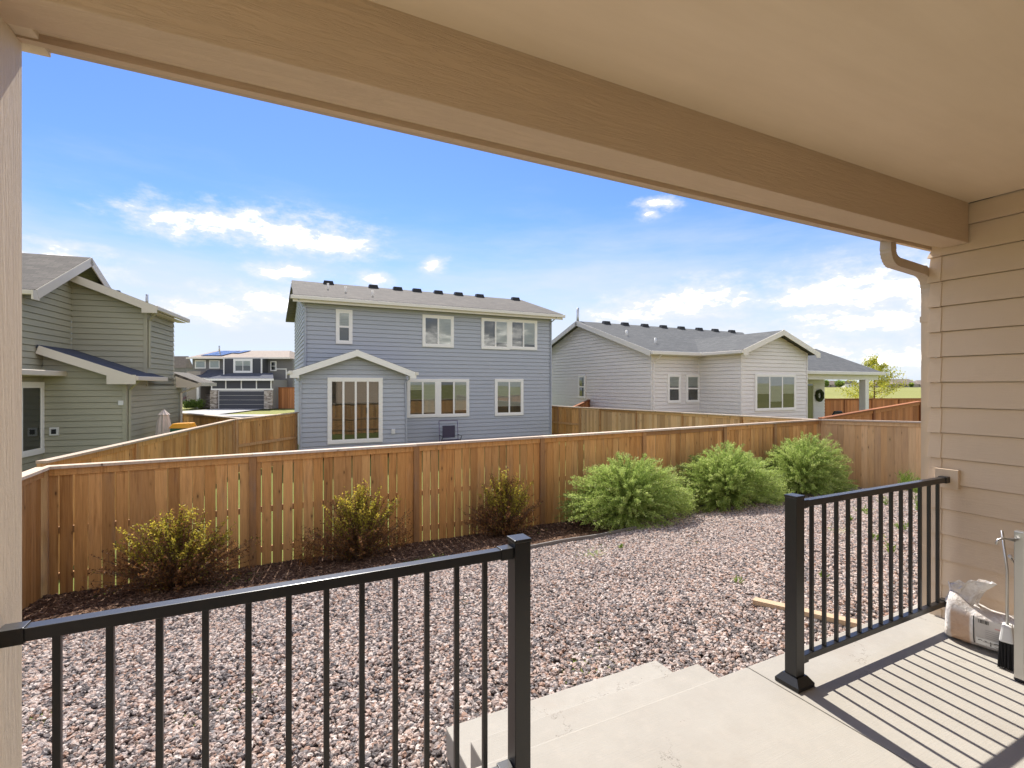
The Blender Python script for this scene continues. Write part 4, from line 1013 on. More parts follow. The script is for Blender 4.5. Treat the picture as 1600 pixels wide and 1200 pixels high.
q = MB(); q.box(px0 + .03, px0 + pw - 0.02, -yf + 0.46, yb_, pfz - 0.049, pfz - 0.03); q.build('patio_ceiling', CT, grey)
pc = wP.hit(1356, 600)[0]
q = MB(); q.box(px0 + pc - .16, px0 + pc + .16, -yf + 0.53, -yf + 0.85, 0.05, pfz - 0.302); q.build('patio_column', CT, grey, bevel=0.01)
# recessed back wall of the covered patio, with door and wreath
wR = Wall(grey, (px0 + 0.05, -yf + 3.2, 0), (1, 0, 0), (0, -1, 0))
rw, _ = wR.hit(1288, 600)
pr = [(0, 0.1), (rw, 0.1), (rw, pfz - .06), (0, pfz - .06)]
wall_back(wR, grey, pr, YS, 0.3); siding(wR, grey, pr, YS, 0.17, 0.1)
d0, _ = wR.hit(1262, 600); d1, _ = wR.hit(1271, 600)
window(wR, grey, 0.03, d1, 0.12, wR.hit(1266, 597)[1], [0.0], M['cream_trim'], 0.08, False, 'patio_door')
wa, wz = wR.hit(1278.5, 618)
wm = MB(); ring = [(math.cos(i / 14 * 6.2832), math.sin(i / 14 * 6.2832)) for i in range(15)]
wm.tube([wR.p(wa + 0.27 * c_, wz + 0.27 * s_, 0.08) for c_, s_ in ring], [0.085 + 0.03 * (i % 2) for i in range(15)], 7, caps=False, smooth=False)
wr = wm.build('wreath', m_plain('wreath_leaf', (0.05, 0.06, 0.025), 0.8, 0.1, var=0.4, scale=20))
wr.matrix_world = Matrix.Translation(grey.location); tag(wr, 'dark green wreath hanging on the covered patio wall', 'wreath')
# patio seat back showing above the fence
so = at_depth(1309, 646, 27.0)
sm_ = MB(); sm_.tube([(-0.45, 0, 0), (-0.45, 0, 0.42), (-0.3, 0, 0.6), (0.3, 0, 0.6), (0.45, 0, 0.42), (0.45, 0, 0)], 0.05, 8)
sm_.box(-0.42, 0.42, -0.02, 0.02, 0.05, 0.56); sm_.box(-0.45, 0.45, -0.5, 0.0, -0.06, 0.04)
for x in (-.4, .4):
    for y in (-.45, -.02): sm_.box(x - .025, x + .025, y - .025, y + .025, -0.5, -0.06)
o = sm_.build('patio_chair', M['vent_black']); o.location = (so[0], so[1], -0.52); tag(o, 'black patio chair beside the covered patio column', 'chair')

# reddish gate piece between divider fence and grey house
fence('short reddish fence piece meeting the light grey house wall', (13.3, 20.2), (15.25, 21.6), 0.48, 0.78, [0.1, 2.3], side=1, mat='fence_red', pmat='fence_red_post', base=-1.12, rails_side=-1)
# far reddish fence along the field
p_a = at_depth(1180, 623, 33); p_b = at_depth(1480, 623, 37)
fence('long reddish cedar fence along the edge of the open field', p_a[:2], p_b[:2], 0.63, 0.57, [i * 2.44 for i in range(6)], mat='fence_red', pmat='fence_red_post', base=-1.05, gapmax=0.003)

# ------------------------------------------------------------------ house with the garage across the street
FZ = 60.0; fo = at_depth(372, 602, FZ); far_z = -1.25
far = empty('garage_house', 'two-storey grey house with solar panels and wide garage door across the street', 'house', (fo[0], fo[1], far_z), -YAW)
K = FZ / F_PX
fx = lambda u: (u - 372) * K
fz_ = lambda v: CAM_H - (v - V0) * K - far_z
M['far_dark'] = m_plain('far_dark_siding', (0.075, 0.075, 0.085), 0.6, 0.2); M['far_grey'] = m_plain('far_grey_siding', (0.20, 0.19, 0.18), 0.6, 0.2)
M['far_tan'] = m_plain('far_tan_siding', (0.36, 0.31, 0.27), 0.6, 0.2)
def m_stonewall():
    m, nt, b = new_mat('stacked_stone', 0.85, 0.2); co = obj_co(nt, (1.6, 1.6, 4.0))
    vo = N(nt, 'ShaderNodeTexVoronoi'); vo.inputs['Scale'].default_value = 1.6; nt.links.new(co, vo.inputs['Vector'])
    sc = N(nt, 'ShaderNodeSeparateColor'); nt.links.new(vo.outputs['Color'], sc.inputs[0])
    nt.links.new(ramp(nt, sc.outputs[0], [(0, (0.22, 0.18, 0.15)), (0.4, (0.38, 0.32, 0.27)), (0.75, (0.5, 0.44, 0.38)), (1, (0.3, 0.26, 0.24))], 'CONSTANT'), b.inputs['Base Color'])
    return m
M['stone_wall'] = m_stonewall()
def fb(name, u0, u1, v0, v1, y0, y1, mat, par=far, bev=0):
    q = MB(); q.box(fx(u0), fx(u1), y0, y1, max(0.0, fz_(v1)), fz_(v0)); return q.build(name, mat, par, bevel=bev)
fb('wall', 284, 446, 559, 640, 2.0, 11, M['far_grey'])
fb('upper_bay', 347, 406, 560, 592, 0.4, 2.0, M['far_dark'])
fb('garage_wall', 343, 437, 593.5, 640, -1.6, 2.0, M['far_grey'])
fb('entry_wall', 290, 311.5, 580, 640, 0.2, 2.0, M['far_tan'])
fwf = Wall(far, (0, 2.0, 0), (1, 0, 0), (0, -1, 0))
for u0, u1 in ((288.5, 306), (311.5, 328.5), (334.5, 346)):
    window(fwf, far, fx(u0), fx(u1), fz_(575), fz_(561.5), [1.0], M['white_trim'], 0.10)
window(fwf, far, fx(410), fx(420), fz_(579), fz_(563), [0, 0], M['white_trim'], 0.10, True)
fwb = Wall(far, (0, 0.4, 0), (1, 0, 0), (0, -1, 0))
window(fwb, far, fx(362), fx(392), fz_(582.5), fz_(560.5), [0.5, 0.5], M['white_trim'], 0.22)
for u in (347, 406):
    fb('corner_board', u - 0.8, u + 0.8, 560, 591, 0.34, 0.5, M['white_trim'])
fb('trim_band', 420, 436.5, 575, 576.5, 1.93, 2.02, M['white_trim']); fb('trim_band', 435, 436.5, 577, 591, 1.93, 2.02, M['white_trim'])
# main roof
zt, zr = fz_(559), fz_(543.5)
slab(far, [(fx(281), 1.3, zt), (fx(445), 1.3, zt - .1), (fx(417), 6.2, zr), (fx(292), 6.2, zr)], 0.1, M['shingle_brown'])
q = MB(); q.prism([(fx(445), 1.3, zt - .1), (fx(445), 11.2, zt), (fx(417), 6.2, zr)], (0, 0, .1)); q.build('roof', M['shingle_brown'], far)
q = MB(); q.prism([(fx(281), 1.3, zt), (fx(292), 6.2, zr), (fx(281), 11.2, zt)], (0, 0, .1)); q.build('roof', M['shingle_brown'], far)
fb('gutter', 280.5, 445.5, 557.5, 559.8, 1.16, 1.3, M['cream_trim'])
pipe_vent(far, (fx(300), 5.6, zr), 0.09, 0.7)
def m_solar():
    m, nt, b = new_mat('solar_panel', 0.1, 1.0); co = obj_co(nt)
    br = N(nt, 'ShaderNodeTexBrick'); br.offset = 0.0; nt.links.new(co, br.inputs['Vector']); br.inputs['Scale'].default_value = 1
    br.inputs['Brick Width'].default_value = 0.99; br.inputs['Row Height'].default_value = 0.99; br.inputs['Mortar Size'].default_value = 0.02
    br.inputs['Color1'].default_value = (0.09, 0.10, 0.125, 1); br.inputs['Color2'].default_value = (0.11, 0.12, 0.145, 1); br.inputs['Mortar'].default_value = (0.3, 0.3, 0.32, 1)
    nt.links.new(br.outputs[0], b.inputs['Base Color']); return m
M['solar'] = m_solar()
sl0 = (zr - zt) / 4.9
def solar(u0, u1, y0, y1):
    q = MB(); o_ = 0.22
    za, zc = zt + (y0 - 1.3) * sl0 + o_, zt + (y1 - 1.3) * sl0 + o_
    sk = 0.55
    q.hexa([(fx(u0), y0, za - .05), (fx(u1), y0, za - .05), (fx(u1) + sk, y1, zc - .05), (fx(u0) + sk, y1, zc - .05), (fx(u0), y0, za), (fx(u1), y0, za), (fx(u1) + sk, y1, zc), (fx(u0) + sk, y1, zc)])
    q.build('solar_panel', M['solar'], far)
solar(296, 312, 2.2, 5.4); solar(313, 330, 2.2, 5.4); solar(335, 347, 3.8, 5.6)
# skirt roofs, band, garage
slab(far, [(fx(338), -2.2, fz_(593)), (fx(441), -2.2, fz_(593)), (fx(424), 0.42, fz_(584)), (fx(358), 0.42, fz_(584))], 0.1, M['shingle_dark'], 'garage_roof')
slab(far, [(fx(305), -0.6, fz_(591.5)), (fx(350), -0.6, fz_(591.5)), (fx(348), 2.0, fz_(578)), (fx(310), 2.0, fz_(578))], 0.1, M['shingle_dark'], 'porch_roof')
fb('fascia', 337, 441, 592, 595, -2.3, -2.15, M['white_trim']); fb('fascia', 306, 340, 590.5, 594, -0.7, -0.55, M['white_trim'])
fb('trim_band', 343, 437, 607, 609.3, -1.72, -1.6, M['white_trim'])
for u in (344, 365.5, 389, 412, 434):
    fb('trim_strip', u - 0.7, u + 0.7, 595, 607, -1.72, -1.6, M['white_trim'])
for a, b_ in ((344.7, 364.8), (366.2, 388.3), (389.7, 411.3), (412.7, 433.3)): fb('panel', a, b_, 595.2, 606.8, -1.66, -1.6, M['far_dark'])
gd = fb('garage_door', 354, 424.3, 610, 640, -1.66, -1.5, M['white_trim'])
for i in range(4):
    q = MB(); q.box(fx(355.2), fx(423.1), -1.70, -1.62, (fz_(610.8)) * i / 4 + .02, (fz_(610.8)) * (i + 1) / 4 - .012); q.build('door_section', M['far_dark'], gd, bevel=0.01)
fb('stone_pillar', 343, 353, 609.5, 640, -1.9, -1.5, M['stone_wall']); fb('stone_pillar', 425, 436.5, 609.5, 640, -1.9, -1.5, M['stone_wall'])
fb('stone_base', 311, 342, 616, 640, 1.2, 1.98, M['stone_wall']); fb('front_door', 333, 341.5, 598, 640, 1.1, 1.9, M['far_tan'])
fb('porch_column', 312, 315.5, 594, 640, -0.6, -0.3, M['white_trim'])
fwp = Wall(far, (0, 1.98, 0), (1, 0, 0), (0, -1, 0)); window(fwp, far, fx(316), fx(330), fz_(611), fz_(597), [0], M['white_trim'], 0.1)
# driveway, lawn strip and street on the ground
def patch(name, pts, z, mat):
    o = MB().add([(p[0], p[1], z) for p in pts], [tuple(range(len(pts)))]).build(name, mat); o['kind'] = 'structure'; return o
def fw(u, y): q = Matrix.Translation(far.location) @ Matrix.Rotation(-YAW, 4, 'Z') @ Vector((fx(u), y, 0)); return (q.x, q.y)
M['drive'] = m_plain('driveway_concrete', (0.36, 0.345, 0.33), 0.85, 0.2, var=0.1); M['asphalt'] = m_plain('asphalt', (0.06, 0.06, 0.062), 0.9, 0.2, var=0.2)
patch('driveway', [fw(354, -1.7), fw(424.5, -1.7), fw(440, -13), fw(338, -13)], far_z + 0.02, M['drive'])
patch('pavement', [fw(150, -13.01), fw(600, -13.01), fw(600, -15.5), fw(150, -15.5)], far_z + 0.016, M['drive'])
patch('street', [fw(100, -15.6), fw(700, -15.6), fw(700, -25), fw(100, -25)], far_z + 0.012, M['asphalt'])
# beige neighbours behind it
def simple_house(label, u0, u1, veave, vridge, depth, wallm, roofm, zg, hip=0.2, wins=0):
    c = at_depth((u0 + u1) / 2, 602, depth); k = depth / F_PX; hw = (u1 - u0) * k / 2
    h = empty('distant_house', label, 'house', (c[0], c[1], zg), -YAW, 'houses far off beyond the lots')
    ze, zr = CAM_H + (602 - veave) * k - zg, CAM_H + (602 - vridge) * k - zg; dp = hw * 1.3
    MB().box(-hw, hw, 0, dp, 0, ze).build('wall', wallm, h)
    o_ = hw * 0.06; q = MB()
    P = [(-hw - o_, -o_, ze), (hw + o_, -o_, ze), (hw + o_, dp + o_, ze), (-hw - o_, dp + o_, ze), (-hw * (1 - hip), dp / 2, zr), (hw * (1 - hip), dp / 2, zr)]
    q.add(P, [(0, 1, 5, 4), (1, 2, 5), (2, 3, 4, 5), (3, 0, 4), (3, 2, 1, 0)]); q.build('roof', roofm, h)
    ww = Wall(h, (0, 0, 0), (1, 0, 0), (0, -1, 0))
    for i in range(wins):
        x = -hw * 0.7 + 1.4 * hw * (i + 0.5) / wins; q = MB(); ww.box(q, x - hw * .09, x + hw * .09, ze * 0.4, ze * 0.8, -0.02, 0.06); q.build('window', M['room_shade'], h)
    return h
simple_house('beige two-storey house behind the garage house', 440, 473, 567, 556, 74, M['far_tan'], M['shingle_brown'], -1.3, 0.3, 0)
simple_house('grey house side showing behind the lean-to roof of the green house', 262, 290, 575, 556, 78, M['far_grey'], M['shingle_brown'], -1.3, 0.1, 2)
far_h = [('distant tan ranch house with broad hipped roof beside a pale gable', 1396, 1436, 600.5, 592, 0.3, 'far_tan', 'shingle_brown', 3), ('distant brown-roofed house at the end of the field row', 1437, 1475, 601, 594, 0.25, 'far_tan', 'shingle_brown', 2),
         ('distant white-walled house left of the young tree', 1322, 1342, 600, 595, 0.3, 'white_trim', 'shingle_tan', 3), ('distant low tan house by a round bush', 1290, 1314, 601, 594.5, 0.35, 'far_tan', 'shingle_brown', 2),
         ('distant tan house half hidden by the young tree', 1366, 1394, 601, 594, 0.5, 'far_tan', 'shingle_brown', 2)]
for lb, u0, u1, ve, vr, hp, wm_, rm_, nw in far_h:
    c = at_depth((u0 + u1) / 2, 602, 270)
    simple_house(lb, u0, u1, ve, vr, 270, M[wm_], M[rm_], ground_z(c[0], c[1]) - 0.3, hp, nw)

# red fence by the far house
pa, pb = fw(438, -0.5), fw(470, -0.5)
fence('reddish fence beside the garage house side yard', pa, pb, fz_(605) + far_z, fz_(605) + far_z, [0.1, 2.3], mat='fence_red', pmat='fence_red_post', base=far_z, gapmax=0.004)

# ------------------------------------------------------------------ plants
def leaf_mesh(name, leaves, mat, parent):
    """leaves: list of (pos, dir, side, length, width, tone)"""
    v = []; f = []; tone = []
    for p, d, s_, L, w_, t in leaves:
        b = len(v); m = p + d * (L * 0.45); e = p + d * L
        v += [p, m + s_ * w_ * .5, e, m - s_ * w_ * .5]; f.append((b, b + 1, b + 2, b + 3)); tone += [t] * 4
    me = bpy.data.meshes.new(name); me.from_pydata([tuple(x) for x in v], [], f); me.materials.append(mat)
    at = me.attributes.new('tone', 'FLOAT', 'POINT'); at.data.foreach_set('value', tone); me.update()
    o = bpy.data.objects.new(name, me); link(o)
    if parent: o.parent = parent
    return o
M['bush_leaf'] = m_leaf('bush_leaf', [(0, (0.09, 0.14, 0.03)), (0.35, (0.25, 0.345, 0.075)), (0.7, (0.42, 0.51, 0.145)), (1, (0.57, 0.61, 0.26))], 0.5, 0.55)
M['shrub_leaf'] = m_leaf('shrub_leaf', [(0, (0.11, 0.055, 0.025)), (0.25, (0.30, 0.135, 0.05)), (0.5, (0.24, 0.20, 0.035)), (0.75, (0.46, 0.42, 0.05)), (1, (0.66, 0.52, 0.08))], 0.55, 0.5)
M['twig'] = m_plain('twig', (0.15, 0.095, 0.06), 0.8, 0.1, var=0.3)
M['tree_leaf'] = m_leaf('tree_leaf', [(0, (0.20, 0.26, 0.03)), (0.5, (0.46, 0.46, 0.05)), (1, (0.66, 0.58, 0.08))], 0.5, 0.45)
M['plum_leaf'] = m_leaf('plum_leaf', [(0, (0.08, 0.03, 0.04)), (0.6, (0.19, 0.09, 0.10)), (1, (0.32, 0.18, 0.18))], 0.5, 0.3)
M['weed_leaf'] = m_leaf('weed_leaf', [(0, (0.10, 0.17, 0.03)), (1, (0.24, 0.33, 0.06))], 0.5, 0.4)
def rnd_dir(r): 
    while True:
        q = Vector((r.uniform(-1, 1), r.uniform(-1, 1), r.uniform(-1, 1)))
        if 0.05 < q.length < 1: return q.normalized()
def green_bush(label, x, y, rx, ry, h, seed, n_stem=1000):
    r = random.Random(seed); z0 = ground_z(x, y)
    b = empty('green_bush', label, 'bush', (x, y, z0), 0, 'feathery green bushes along the fence')
    lv = []; tw = MB()
    for k in range(n_stem):
        az = r.uniform(0, 2 * math.pi); el = math.asin(r.uniform(0.0, 1.0) ** 1.15); el = max(el, R(1))
        reach = (r.uniform(0.84, 1.03) if r.random() < 0.78 else r.uniform(0.55, 0.84)) * (1 + 0.10 * math.sin(az * 2.3 + seed * 1.7) * math.cos(el * 3 + seed))
        tip = Vector((math.cos(az) * math.cos(el) * rx * reach, math.sin(az) * math.cos(el) * ry * reach, (0.10 + 0.95 * math.sin(el)) * h * reach))
        tip.z += 0.06 * h * math.sin(az * 3 + seed * 2.1) + r.uniform(-.03, .03)
        root = Vector((tip.x * 0.10, tip.y * 0.10, 0.02)); ctrl = Vector((tip.x * 0.45, tip.y * 0.45, tip.z * 0.75 + 0.12 * h))
        P = [root * (1 - t) ** 2 + ctrl * (2 * t * (1 - t)) + tip * t * t for t in (0, .35, .7, 1)]
        if k % 4 == 0: tw.tube(P, [0.006, 0.005, 0.003, 0.0015], 3, caps=False)
        nl = int(r.uniform(95, 125)); bt = r.uniform(0.25, 1.0)
        for i in range(nl):
            t = 1 - (r.random() ** 1.25) * 0.62
            p = root * (1 - t) ** 2 + ctrl * (2 * t * (1 - t)) + tip * t * t
            tan = ((ctrl - root) * (1 - t) + (tip - ctrl) * t).normalized()
            d = (tan * 0.85 + rnd_dir(r) * 0.75 + Vector((0, 0, 0.22))).normalized(); s_ = d.cross(rnd_dir(r)).normalized()
            p = p + rnd_dir(r) * r.uniform(0, 0.045)
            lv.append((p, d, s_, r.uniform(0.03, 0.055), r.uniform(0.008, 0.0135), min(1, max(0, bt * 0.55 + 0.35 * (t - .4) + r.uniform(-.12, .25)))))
    tw.build('stems', M['twig'], b, recalc=False)
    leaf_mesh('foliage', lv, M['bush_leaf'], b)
    return b
green_bush('broad feathery green bush at the end of the mulch bed', 5.98, 7.25, 1.42, 0.92, 1.16, 11)
green_bush('feathery green bush growing between two others along the fence', 8.70, 7.32, 1.48, 0.88, 1.22, 12)
green_bush('feathery green bush nearest the fence corner', 11.25, 7.36, 1.52, 0.84, 1.30, 13)
def dry_shrub(label, x, y, rx, h, seed, lean=0.0):
    r = random.Random(seed); z0 = ground_z(x, y)
    b = empty('dry_shrub', label, 'shrub', (x, y, z0), 0, 'half-dry shrubs in the mulch bed')
    lv = []; tw = MB(); top = MB()
    for k in range(330):
        az = r.uniform(0, 2 * math.pi); up = r.random() < 0.50
        if up:
            sp = r.uniform(0.05, 0.85) ; tip = Vector((math.cos(az) * rx * sp + lean * 0.3, math.sin(az) * 0.38 * sp, h * r.uniform(0.66, 1.06) * (1.12 - 0.35 * sp)))
        else:
            sp = r.uniform(0.55, 1.25); tip = Vector((math.cos(az) * rx * sp, math.sin(az) * 0.48 * sp, h * r.uniform(0.15, 0.62)))
        root = Vector((tip.x * .12, tip.y * .12, 0.01)); ctrl = Vector((tip.x * .55, tip.y * .55, tip.z * .62)) + rnd_dir(r) * 0.05
        P = [root * (1 - t) ** 2 + ctrl * (2 * t * (1 - t)) + tip * t * t for t in (0, .25, .5, .75, 1)]
        tw.tube(P, [0.0055, 0.0045, 0.0035, 0.0025, 0.0012], 3, caps=False)
        for j in range(3):
            t = r.uniform(0.3, 0.9); p = root * (1 - t) ** 2 + ctrl * (2 * t * (1 - t)) + tip * t * t
            tw.tube([p, p + rnd_dir(r) * r.uniform(.05, .14)], [0.002, 0.001], 3, caps=False)
        green_side = up and r.random() < 0.74
        patch_ = r.uniform(-.12, .15)
        for i in range(62 if up else 40):
            t = r.uniform(0.18, 1.0); p = root * (1 - t) ** 2 + ctrl * (2 * t * (1 - t)) + tip * t * t + rnd_dir(r) * r.uniform(0, 0.03)
            if green_side and t > 0.40: tone = 0.58 + patch_ + 0.45 * (t - .38) + r.uniform(-.2, .2)
            else:
                tone = r.uniform(0.0, 0.33) if r.random() < 0.9 else r.uniform(.4, .6)
                if r.random() < 0.15: continue
            d = (rnd_dir(r) + Vector((0, 0, 0.5))).normalized(); s_ = d.cross(rnd_dir(r)).normalized()
            lv.append((p, d, s_, r.uniform(0.022, 0.046), r.uniform(0.011, 0.022), min(1, max(0, tone))))
    tw.build('twigs', M['twig'], b, recalc=False); leaf_mesh('foliage', lv, M['shrub_leaf'], b)
    return b
dry_shrub('half-dry shrub with bright yellow-green tips, widest of the mulch bed', -1.02, 7.5, 0.82, 0.92, 21)
dry_shrub('half-dry shrub with upright gold tips and rusty side sprig', 1.22, 7.58, 0.74, 1.02, 22, 0.1)
dry_shrub('half-dry shrub with brownish gold tips beside the feathery bush', 3.62, 7.68, 0.64, 1.02, 23, 0.15)
# low rusty seedling
def small_plant(label, name, cat, x, y, mat, n, spread, h, seed, tone, group, L=(0.03, 0.07), W_=(.006, .012), z=None):
    r = random.Random(seed); z0 = ground_z(x, y) if z is None else z; lv = []
    for k in range(n):
        az = r.uniform(0, 6.28); sp = r.random() * spread
        p0 = Vector((math.cos(az) * sp * .3, math.sin(az) * sp * .3, 0)); tip = Vector((math.cos(az) * sp, math.sin(az) * sp, h * r.uniform(.4, 1)))
        for i in range(7):
            t = r.uniform(.1, 1); p = p0.lerp(tip, t); d = ((tip - p0).normalized() + rnd_dir(r) * .8 + Vector((0, 0, .4))).normalized()
            lv.append((p, d, d.cross(rnd_dir(r)).normalized(), r.uniform(*L), r.uniform(*W_), r.uniform(*tone)))
    o = leaf_mesh(name, lv, mat, None); o.location = (x, y, z0); tag(o, label, cat, group); return o
small_plant('low rusty sprig between two half-dry shrubs', 'rusty_sprig', 'shrub', 0.52, 7.55, M['shrub_leaf'], 120, 0.36, 0.5, 31, (0.1, 0.36), None, (0.02, 0.035), (.008, .015))
small_plant('low rusty sprig against the fence beside the gold-tipped shrub', 'rusty_sprig', 'shrub', 1.85, 7.75, M['shrub_leaf'], 90, 0.3, 0.45, 32, (0.1, 0.4), None, (0.02, 0.035), (.008, .015))
wr_ = random.Random(5)
for i, (u, v, h, sp, n) in enumerate([(1418, 768, 0.34, 0.2, 40), (1440, 775, 0.28, 0.22, 36), (1444, 800, 0.2, 0.15, 24), (1382, 790, 0.13, 0.12, 14), (1352, 803, 0.1, 0.16, 14), (1410, 830, 0.1, 0.12, 10),
                                  (1368, 846, 0.1, 0.1, 10), (1395, 866, 0.1, 0.1, 9), (1288, 905, 0.07, 0.07, 6), (970, 858, 0.06, 0.07, 6), (1152, 912, 0.06, 0.06, 5), (1330, 815, .1, .1, 8)]):
    zz = -0.9
    for _ in range(6): x, y = on_z(u, v, zz); zz = ground_z(x, y)
    small_plant({0: 'tall grassy weed clump at the foot of the pale fence', 1: 'tall grassy weed clump beside the house corner', 2: 'leafy weed tuft by the downspout wall'}.get(i, 'small green weed sprouting through the gravel'), 'weed', 'weed', x, y, M['weed_leaf'], n * (3 if i < 3 else 1), sp * (1.2 if i < 8 else .6), h * (1.25 if i < 8 else .7), 40 + i, (0.3, 1.0), 'weeds in the gravel', (0.04, 0.14 if i < 3 else 0.08), (.008, .016))

def leafy_tree(label, name, x, y, z0, h, rx, leafmat, seed, n=2600, size=(0.07, 0.13), trunk_r=0.05, crown0=0.25, tiers=34):
    r = random.Random(seed); t_ = empty(name, label, 'tree', (x, y, z0)); tm = MB(); lv = []
    tm.tube([(0, 0, 0), (0.02, 0, h * .5), (0.0, 0.03, h * .96)], [trunk_r, trunk_r * .7, trunk_r * .15], 8)
    tm.build('trunk', M['twig'], t_, recalc=False); lm = MB()
    per = n // tiers
    for k in range(tiers):
        f = crown0 + (1 - crown0) * (k + r.random()) / tiers; az = r.uniform(0, 6.28)
        rad = rx * math.sin(math.pi * min(1, (0.30 + 0.70 * (f - crown0) / (1 - crown0)))) * r.uniform(.55, 1.1) + 0.08 * rx
        base = Vector((0, 0, h * (f - 0.08))); tip = Vector((math.cos(az) * rad, math.sin(az) * rad, h * f + rad * 0.25))
        lm.tube([base, base.lerp(tip, .55) + Vector((0, 0, -.03 * h)), tip], [trunk_r * .35, trunk_r * .22, trunk_r * .08], 4, caps=False)
        for i in range(per):
            t = 0.35 + 0.7 * r.random(); p = base.lerp(tip, t) + rnd_dir(r) * r.random() * rx * 0.24
            d = (rnd_dir(r) + Vector((0, 0, -.1))).normalized(); lv.append((p, d, d.cross(rnd_dir(r)).normalized(), r.uniform(*size), r.uniform(size[0] * .6, size[1] * .6), min(1, max(0, r.gauss(.5, .25)))))
    lm.build('limbs', M['twig'], t_, recalc=False); leaf_mesh('crown', lv, leafmat, t_); return t_
tp = at_depth(1366, 602, 40); leafy_tree('young yellow-green tree beyond the covered patio column', 'young_tree', tp[0], tp[1], -1.0, 4.75, 2.1, M['tree_leaf'], 51, 6000, (0.08, 0.16), 0.06, 0.2, 40)
tp = fw(298, -3.0); leafy_tree('purple-leaved ornamental tree before the garage house entry', 'plum_tree', tp[0], tp[1], far_z, 3.4, 1.5, M['plum_leaf'], 52, 1800, (0.14, 0.26), 0.06, 0.3, 24)
for i, (u, y) in enumerate(((306, -1.6), (314, -1.3), (322, -1.2))):
    p = fw(u, y); small_plant(['dark green shrub at the foot of the purple tree', 'dark green shrub next to the entry column', 'dark green shrub beside the entry steps'][i], 'foundation_shrub', 'shrub', p[0], p[1], M['bush_leaf'], 130, 0.75, 1.1, 60 + i, (0, .5), 'shrubs before the garage house', (.12, .22), (.06, .1), far_z)
for i, (u, rx, v) in enumerate(((1312, 8, 597), (1348, 3, 598), (1378, 6, 599), (1424, 3, 601), (1291, 4, 597))):
    c = at_depth(u, 602, 262); zg = ground_z(c[0], c[1])
    small_plant(['round dark tree far off beside a low tan house', 'small far tree before the white house', 'far tree behind the young yellow tree', 'far small shrub before the ranch house', 'far dark tree at the patio edge'][i], 'far_tree', 'tree', c[0], c[1], M['bush_leaf'], 260, rx * .34 * .9, (606 - v) * .34 + .4, 80 + i, (0, .6), 'trees beyond the field', (.5, 1.0), (.3, .6), zg)
tp = at_depth(470, 602, 90); leafy_tree('bright green tree behind the beige house', 'street_tree', tp[0] , tp[1], -1.3, 4.5, 2.2, M['tree_leaf'], 53, 1200, (0.25, 0.45), 0.1, 0.2, 20)

# ------------------------------------------------------------------ things in the green house yard
up = at_depth(256, 655, 15.2)
um = empty('patio_umbrella', 'closed beige patio umbrella standing by the green house fence', 'umbrella', (up[0], up[1], -1.12))
ztip = CAM_H - (640 - V0) / F_PX * 15.2 + 1.12
M['canvas'] = m_plain('umbrella_canvas', (0.62, 0.53, 0.47), 0.85, 0.1, var=0.15, scale=12)
MB().tube([(0, 0, 0), (0, 0, ztip - .02)], 0.02, 8).build('pole', M['twig'], um)
cm_ = MB(); nseg = 20; lev = [(0, .02), (-.10, .10), (-.16, .155), (-.165, .12), (-.5, .17), (-1.1, .21), (-1.5, .20)]
for z, rr_ in lev:
    for k in range(nseg):
        a = k / nseg * 6.2832; q = rr_ * (1 + 0.16 * (1 if k % 2 else -1) * min(1, -z * 4)); cm_.v.append((math.cos(a) * q, math.sin(a) * q, ztip + z))
for i in range(len(lev) - 1):
    for k in range(nseg):
        cm_.f.append([i * nseg + k, i * nseg + (k + 1) % nseg, (i + 1) * nseg + (k + 1) % nseg, (i + 1) * nseg + k]); cm_.m.append(0); cm_.sm.append(False)
cm_.build('canopy', M['canvas'], um)
MB().box(-.25, .25, -.25, .25, 0, .06).build('base', M['vent_black'], um)
sp_ = at_depth(286, 667, 14.9)
sb = empty('toy_box', 'yellow-lidded green toy box behind the dividing fence', 'toy box', (sp_[0], sp_[1], -1.12), -R(20))
zs = sp_[2] + 1.12
q = MB(); q.box(-.27, .27, -.2, .2, 0.0, zs - .03); q.build('body', m_plain('toy_green', (0.03, 0.10, 0.05), 0.5, 0.3), sb, bevel=0.03)
q = MB(); q.hexa([(-.31, -.22, zs - .03), (.31, -.22, zs - .03), (.31, .22, zs - .03), (-.31, .22, zs - .03), (-.24, -.12, zs + .11), (.27, -.12, zs + .13), (.27, .14, zs + .13), (-.24, .14, zs + .11)]); q.build('lid', m_plain('toy_yellow', (0.75, 0.33, 0.02), 0.4, 0.4, var=0.12), sb, bevel=0.03)

# ------------------------------------------------------------------ lumber on the gravel
za = -0.55
for _ in range(5): xa, ya = on_z(1178, 938, za + .04); za = ground_z(xa, ya)
zc = -0.5
for _ in range(5): xc, yc_ = on_z(1342, 975, zc + .04); zc = ground_z(xc, yc_)
M['lumber'] = m_wood('pale_lumber', (0.50, 0.385, 0.255), (0.42, 0.31, 0.195), (0.57, 0.46, 0.32), unit=False, grey=0.1)
lb = bar(None, (xa, ya, za + 0.058), (xc, yc_, zc + 0.058), 0.089, 0.040, M['lumber'], 'lumber_board')
tag(lb, 'pale two-by-four board lying on the gravel behind the railing', 'board')

